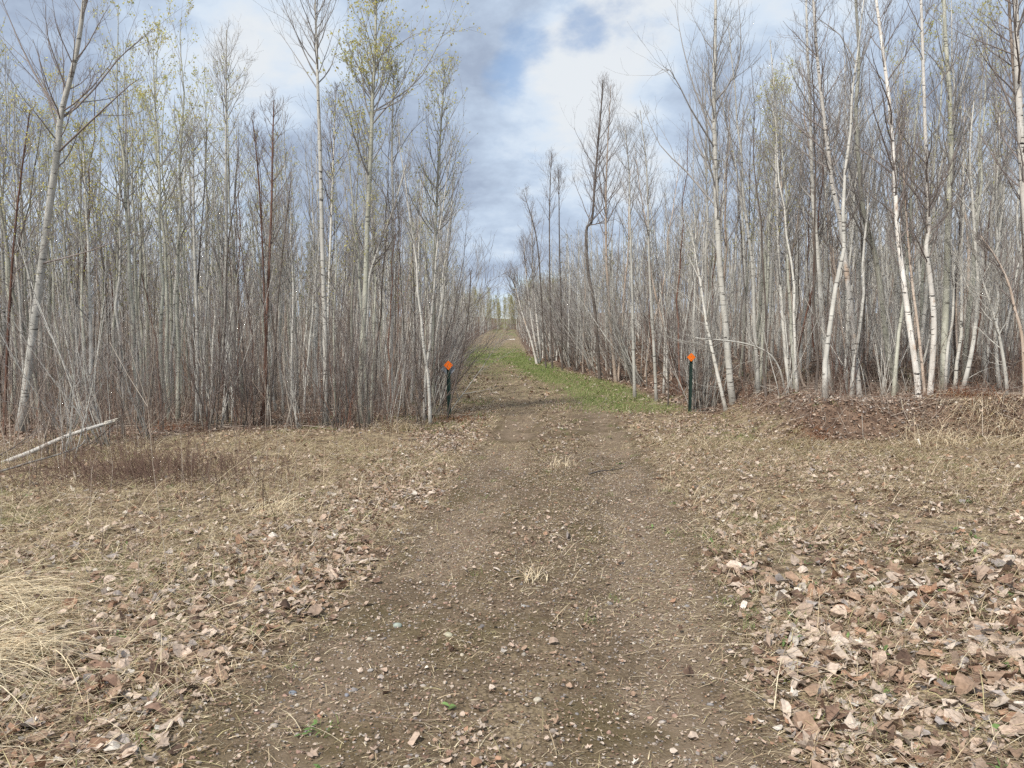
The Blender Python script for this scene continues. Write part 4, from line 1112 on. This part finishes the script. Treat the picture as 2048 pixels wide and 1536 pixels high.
marker(1381, 16.6, 714.5, 0.094, 'plain bright orange diamond marker on a dark green post below the bank', lean=0.012)
marker(898, 15.4, 730.5, 0.096, 'scratched orange diamond marker with a grey plate behind it on a post', back=0.150, worn=True, lean=-0.012)


def log(name, cat, label, pts, r0, r1, mat, sides=10, seed=1, twigs=0, mesh_name='stem'):
    r = np.random.default_rng(seed)
    P = np.array([place(px, py, Y) for px, py, Y in pts]); base = P[0].copy(); base[2] = float(height(base[0], base[1]))
    tr = catmull(P - base, 18)
    R = np.linspace(r0, r1, 18) * r.uniform(0.93, 1.07, 18)
    tb = Tubes(); tb.add(tr, R, sides)
    if twigs:
        tb.add(*children(tr[None], R[None], r.uniform(.2, .95, (1, twigs)), r.uniform(.5, 1.1, (1, twigs)), r.uniform(.1, .4, (1, twigs)), 4, .1, .15, .4, .008, .0018, r), 4)
    Vv, Ff, _ = tb.arrays()
    caps = [np.arange(sides)[None][:, ::-1], (np.arange(sides) + 17 * sides)[None]]
    o = root_at(name, base, label, cat)
    obj(mesh_name, mesh_from(mesh_name, Vv, Ff + caps, mat), o)
    return o, tr


o, tr = log('fallen_log', 'log', 'white fallen birch log slanting up with a split broken end', [(-60, 948, 9.6), (0, 928, 9.8), (60, 905, 10.0), (120, 878, 10.2), (170, 860, 10.3), (224, 844, 10.5)], 0.037, 0.022, M['birch'], 12, 3)
t2 = Tubes()
e = tr[-1]; dv = unit(tr[-1] - tr[-3])
for k, (dy, dz, ln) in enumerate([(0.0, 0.022, .10), (0.012, -.016, .06), (-.014, .0, .08)]):
    t2.add([e - dv * .1 + np.array([0, dy, dz]), e + dv * ln * .5 + np.array([0, dy, dz]), e + dv * ln + np.array([0, dy, dz * 1.2])], [.016, .011, .003], 5)
obj('splinters', tube_mesh('splinters', t2, simple('raw_wood', (0.66, 0.60, 0.50), .7, (0.25, 0.2, 0.15))), o)
log('fallen_branch', 'branch', 'long thin pale branch lying below the fallen birch log', [(-40, 950, 8.9), (0, 943, 9.0), (60, 925, 9.3), (120, 908, 9.6), (158, 893, 9.9), (170, 880, 10.2)], 0.016, 0.007, M['aspen'], 7, 4, 4)
log('fallen_branch', 'branch', 'grey branch tip lying behind the fallen birch log', [(-30, 922, 10.6), (30, 908, 10.9), (120, 898, 11.2), (210, 884, 11.4)], 0.014, 0.006, M['aspen'], 7, 5, 5)
log('dead_log', 'log', 'dark rotting log lying at the front of the mound below the birches', [(1640, 872, 12.5), (1668, 858, 12.8), (1700, 842, 13.1), (1722, 832, 13.3)], 0.055, 0.045, M['dark'], 10, 6)
log('broken_stake', 'stake', 'short white broken stake standing at the foot of the mound', [(1842, 893, 11.55), (1839, 886, 11.55), (1836, 878, 11.55)], 0.016, 0.011, M['birch'], 7, 7)
log('stick', 'stick', 'crooked dark stick lying on the track', [(1178, 948, 8.9), (1200, 942, 9.1), (1222, 940, 9.2), (1246, 936, 9.3)], 0.011, 0.005, M['dark'], 6, 8, 4)
log('stick', 'stick', 'bare pale stick lying in the grass beside the pale aspen foot', [(1455, 838, 15.2), (1475, 832, 15.5), (1490, 826, 15.8)], 0.014, 0.008, M['pale'], 6, 9)
log('stick', 'stick', 'white stick end lying where the track climbs in the distance', [(1012, 683, 68.5), (1018, 680.5, 69), (1030, 679, 69.3)], 0.10, 0.07, M['birch'], 7, 10)
log('wood_chip', 'wood chip', 'flat cream chip of wood lying on the nearest bare dirt', [(865, 1502, 2.96), (880, 1503, 2.955), (895, 1505, 2.95), (909, 1504, 2.952)], 0.0065, 0.0045, M['pale'], 6, 11)


def straw_clump(name, label, cx_, cy_, n, seed, L=(0.35, 0.8), az=(0.0, 0.6), el=(0.2, 0.8), bend=(0.6, 1.5), sp=0.18, col=STRAW[[0, 0, 2, 2, 2]] * 1.1, w=(0.0016, 0.0032)):
    r = np.random.default_rng(seed)
    x = cx_ + r.normal(0, sp, n); y = cy_ + r.normal(0, sp, n)
    P, Wd, C = blades(x, y, r.uniform(*L, n), r.normal(*az, n), r.uniform(*el, n), r.uniform(*bend, n), r.uniform(*w, n), col[r.choice(len(col), n)] * r.uniform(.8, 1.2, (n, 1)), 8)
    b = np.array([cx_, cy_, float(height(cx_, cy_))])
    Vv, Ff, Cc = ribbons(P - b, Wd, C)
    o = obj(name, mesh_from(name, Vv, Ff, M['straw'], Cc)); o.location = b
    return tag(o, label, 'dead grass clump' if 'grass' in name else 'dead fern')


straw_clump('grass_clump', 'large bleached straw clump fanning over beside the near leaves', -2.75, 3.65, 620, 1, az=(-0.35, 0.9), L=(.3, .75))
straw_clump('grass_clump', 'long flattened straw clump streaming sideways behind the largest straw clump', -3.35, 4.6, 330, 2, az=(0.05, 0.6), L=(.4, 1.0), el=(.1, .5))
straw_clump('grass_clump', 'low pale straw tussock in the leaves between log and track', -2.15, 7.0, 240, 3, az=(0.5, 1.6), L=(.15, .4))
straw_clump('grass_clump', 'straw tussock against the moss-footed stems at the trail corner', -2.1, 13.6, 260, 4, az=(-1.2, 1.2), L=(.25, .6), el=(.4, 1.2))
straw_clump('grass_clump', 'small straw tuft standing on the middle of the track', 0.15, 5.05, 40, 5, az=(1.4, 1.2), L=(.06, .2), el=(.6, 1.4), sp=.05)
straw_clump('grass_clump', 'wispy dry tuft on the track beside the crooked stick', 0.62, 9.6, 60, 6, az=(1.4, 1.5), L=(.08, .28), el=(.6, 1.4), sp=.09)
straw_clump('grass_clump', 'dry straw bed spread over the grassy mound end', 8.0, 12.3, 800, 7, az=(3.4, .7), L=(.3, .8), el=(.1, .7), sp=.45)
straw_clump('grass_clump', 'straw tangle in front of the white stake', 6.7, 11.9, 420, 8, az=(2.4, 1.0), L=(.2, .6), el=(.3, 1.2), sp=.3)
RUST = np.array([(0.22, 0.085, 0.035), (0.30, 0.13, 0.06), (0.15, 0.06, 0.03)])
straw_clump('dead_fern', 'heap of rusty dead fern on the mound under the outward-leaning aspen', 7.85, 13.3, 380, 9, az=(2.6, 1.6), L=(.25, .7), el=(.5, 1.3), bend=(1.0, 2.2), sp=.28, col=RUST, w=(.002, .004))
straw_clump('dead_fern', 'small rusty fern clump by the dark rotting log', 4.85, 12.1, 160, 10, az=(2.0, 1.8), L=(.1, .32), el=(.5, 1.3), bend=(.8, 2), sp=.15, col=RUST, w=(.0015, .003))
straw_clump('dead_fern', 'flat rusty fern patch in front of the flat-ground stand', -6.1, 13.6, 260, 11, az=(2.0, 1.8), L=(.1, .35), el=(.3, 1.2), bend=(.8, 2), sp=.2, col=RUST, w=(.002, .004))
straw_clump('dead_fern', 'rusty fern clump at the foot of the grey-plated marker', -1.15, 15.0, 240, 12, az=(2.0, 1.8), L=(.15, .4), el=(.3, 1.2), bend=(.8, 2), sp=.3, col=RUST, w=(.0018, .0035))


def stone(px, py, s, c, label, seed):
    r = np.random.default_rng(seed)
    d = cam_dir(px, py); t = -CAM_H / d[2]; x, y = d[0] * t, d[1] * t
    import bmesh
    bm = bmesh.new(); bmesh.ops.create_icosphere(bm, subdivisions=3, radius=1.0)
    ax = np.array([1.0, r.uniform(.65, .9), r.uniform(.45, .65)]); n1 = r.normal(0, 1, (5, 3)); ph = r.uniform(0, 6, 5)
    for v in bm.verts:
        p = np.array(v.co); k = 1 + 0.06 * sum(math.sin(1.6 * float(p @ n1[i]) + ph[i]) for i in range(5)) / 1.4
        p = np.sign(p) * np.abs(p) ** 0.85 * ax * k * s
        v.co = p
    me = bpy.data.meshes.new('stone'); bm.to_mesh(me); bm.free()
    at = me.color_attributes.new('tint', 'FLOAT_COLOR', 'POINT'); at.data.foreach_set('color', np.tile([*c, 1], len(me.vertices)))
    me.polygons.foreach_set('use_smooth', np.ones(len(me.polygons), bool)); me.materials.append(M['stone'])
    o = obj('stone', me); o.location = (x, y, float(height(x, y)) + 0.25 * s); o.rotation_euler = (0, 0, r.uniform(0, 6))
    return tag(o, label, 'stone')


stone(795, 1239, 0.024, (0.30, 0.33, 0.28), 'greenish grey stone on the bare dirt, broadest on the track', 1)
stone(897, 1265, 0.024, (0.38, 0.35, 0.25), 'buff stone near the middle of the track', 2)
stone(924, 1306, 0.015, (0.50, 0.43, 0.33), 'small cream stone just ahead of the middle leaf drift', 3)
stone(741, 1326, 0.015, (0.33, 0.30, 0.27), 'grey rounded pebble beside a thin upright stalk', 4)
stone(762, 1342, 0.019, (0.31, 0.27, 0.24), 'mottled brown-grey stone touching the grey rounded pebble', 5)
stone(1047, 1209, 0.018, (0.36, 0.34, 0.31), 'flat grey stone among the pale leaves mid-track', 6)
stone(1075, 1396, 0.019, (0.42, 0.37, 0.29), 'long buff stone on the reddish wheel track', 7)
stone(640, 1416, 0.013, (0.44, 0.22, 0.15), 'brick red pebble at the leafy edge of the track', 8)
stone(585, 1376, 0.018, (0.20, 0.22, 0.25), 'slate blue stone half sunk at the leafy edge', 9)
stone(270, 1500, 0.020, (0.22, 0.24, 0.26), 'slate grey stone lying in the nearest leaves', 10)
stone(738, 1266, 0.020, (0.40, 0.35, 0.27), 'thin buff stone lying flat beside the leafy track edge', 11)
stone(693, 1374, 0.012, (0.22, 0.22, 0.24), 'dark little pebble in the bare wheel track', 12)
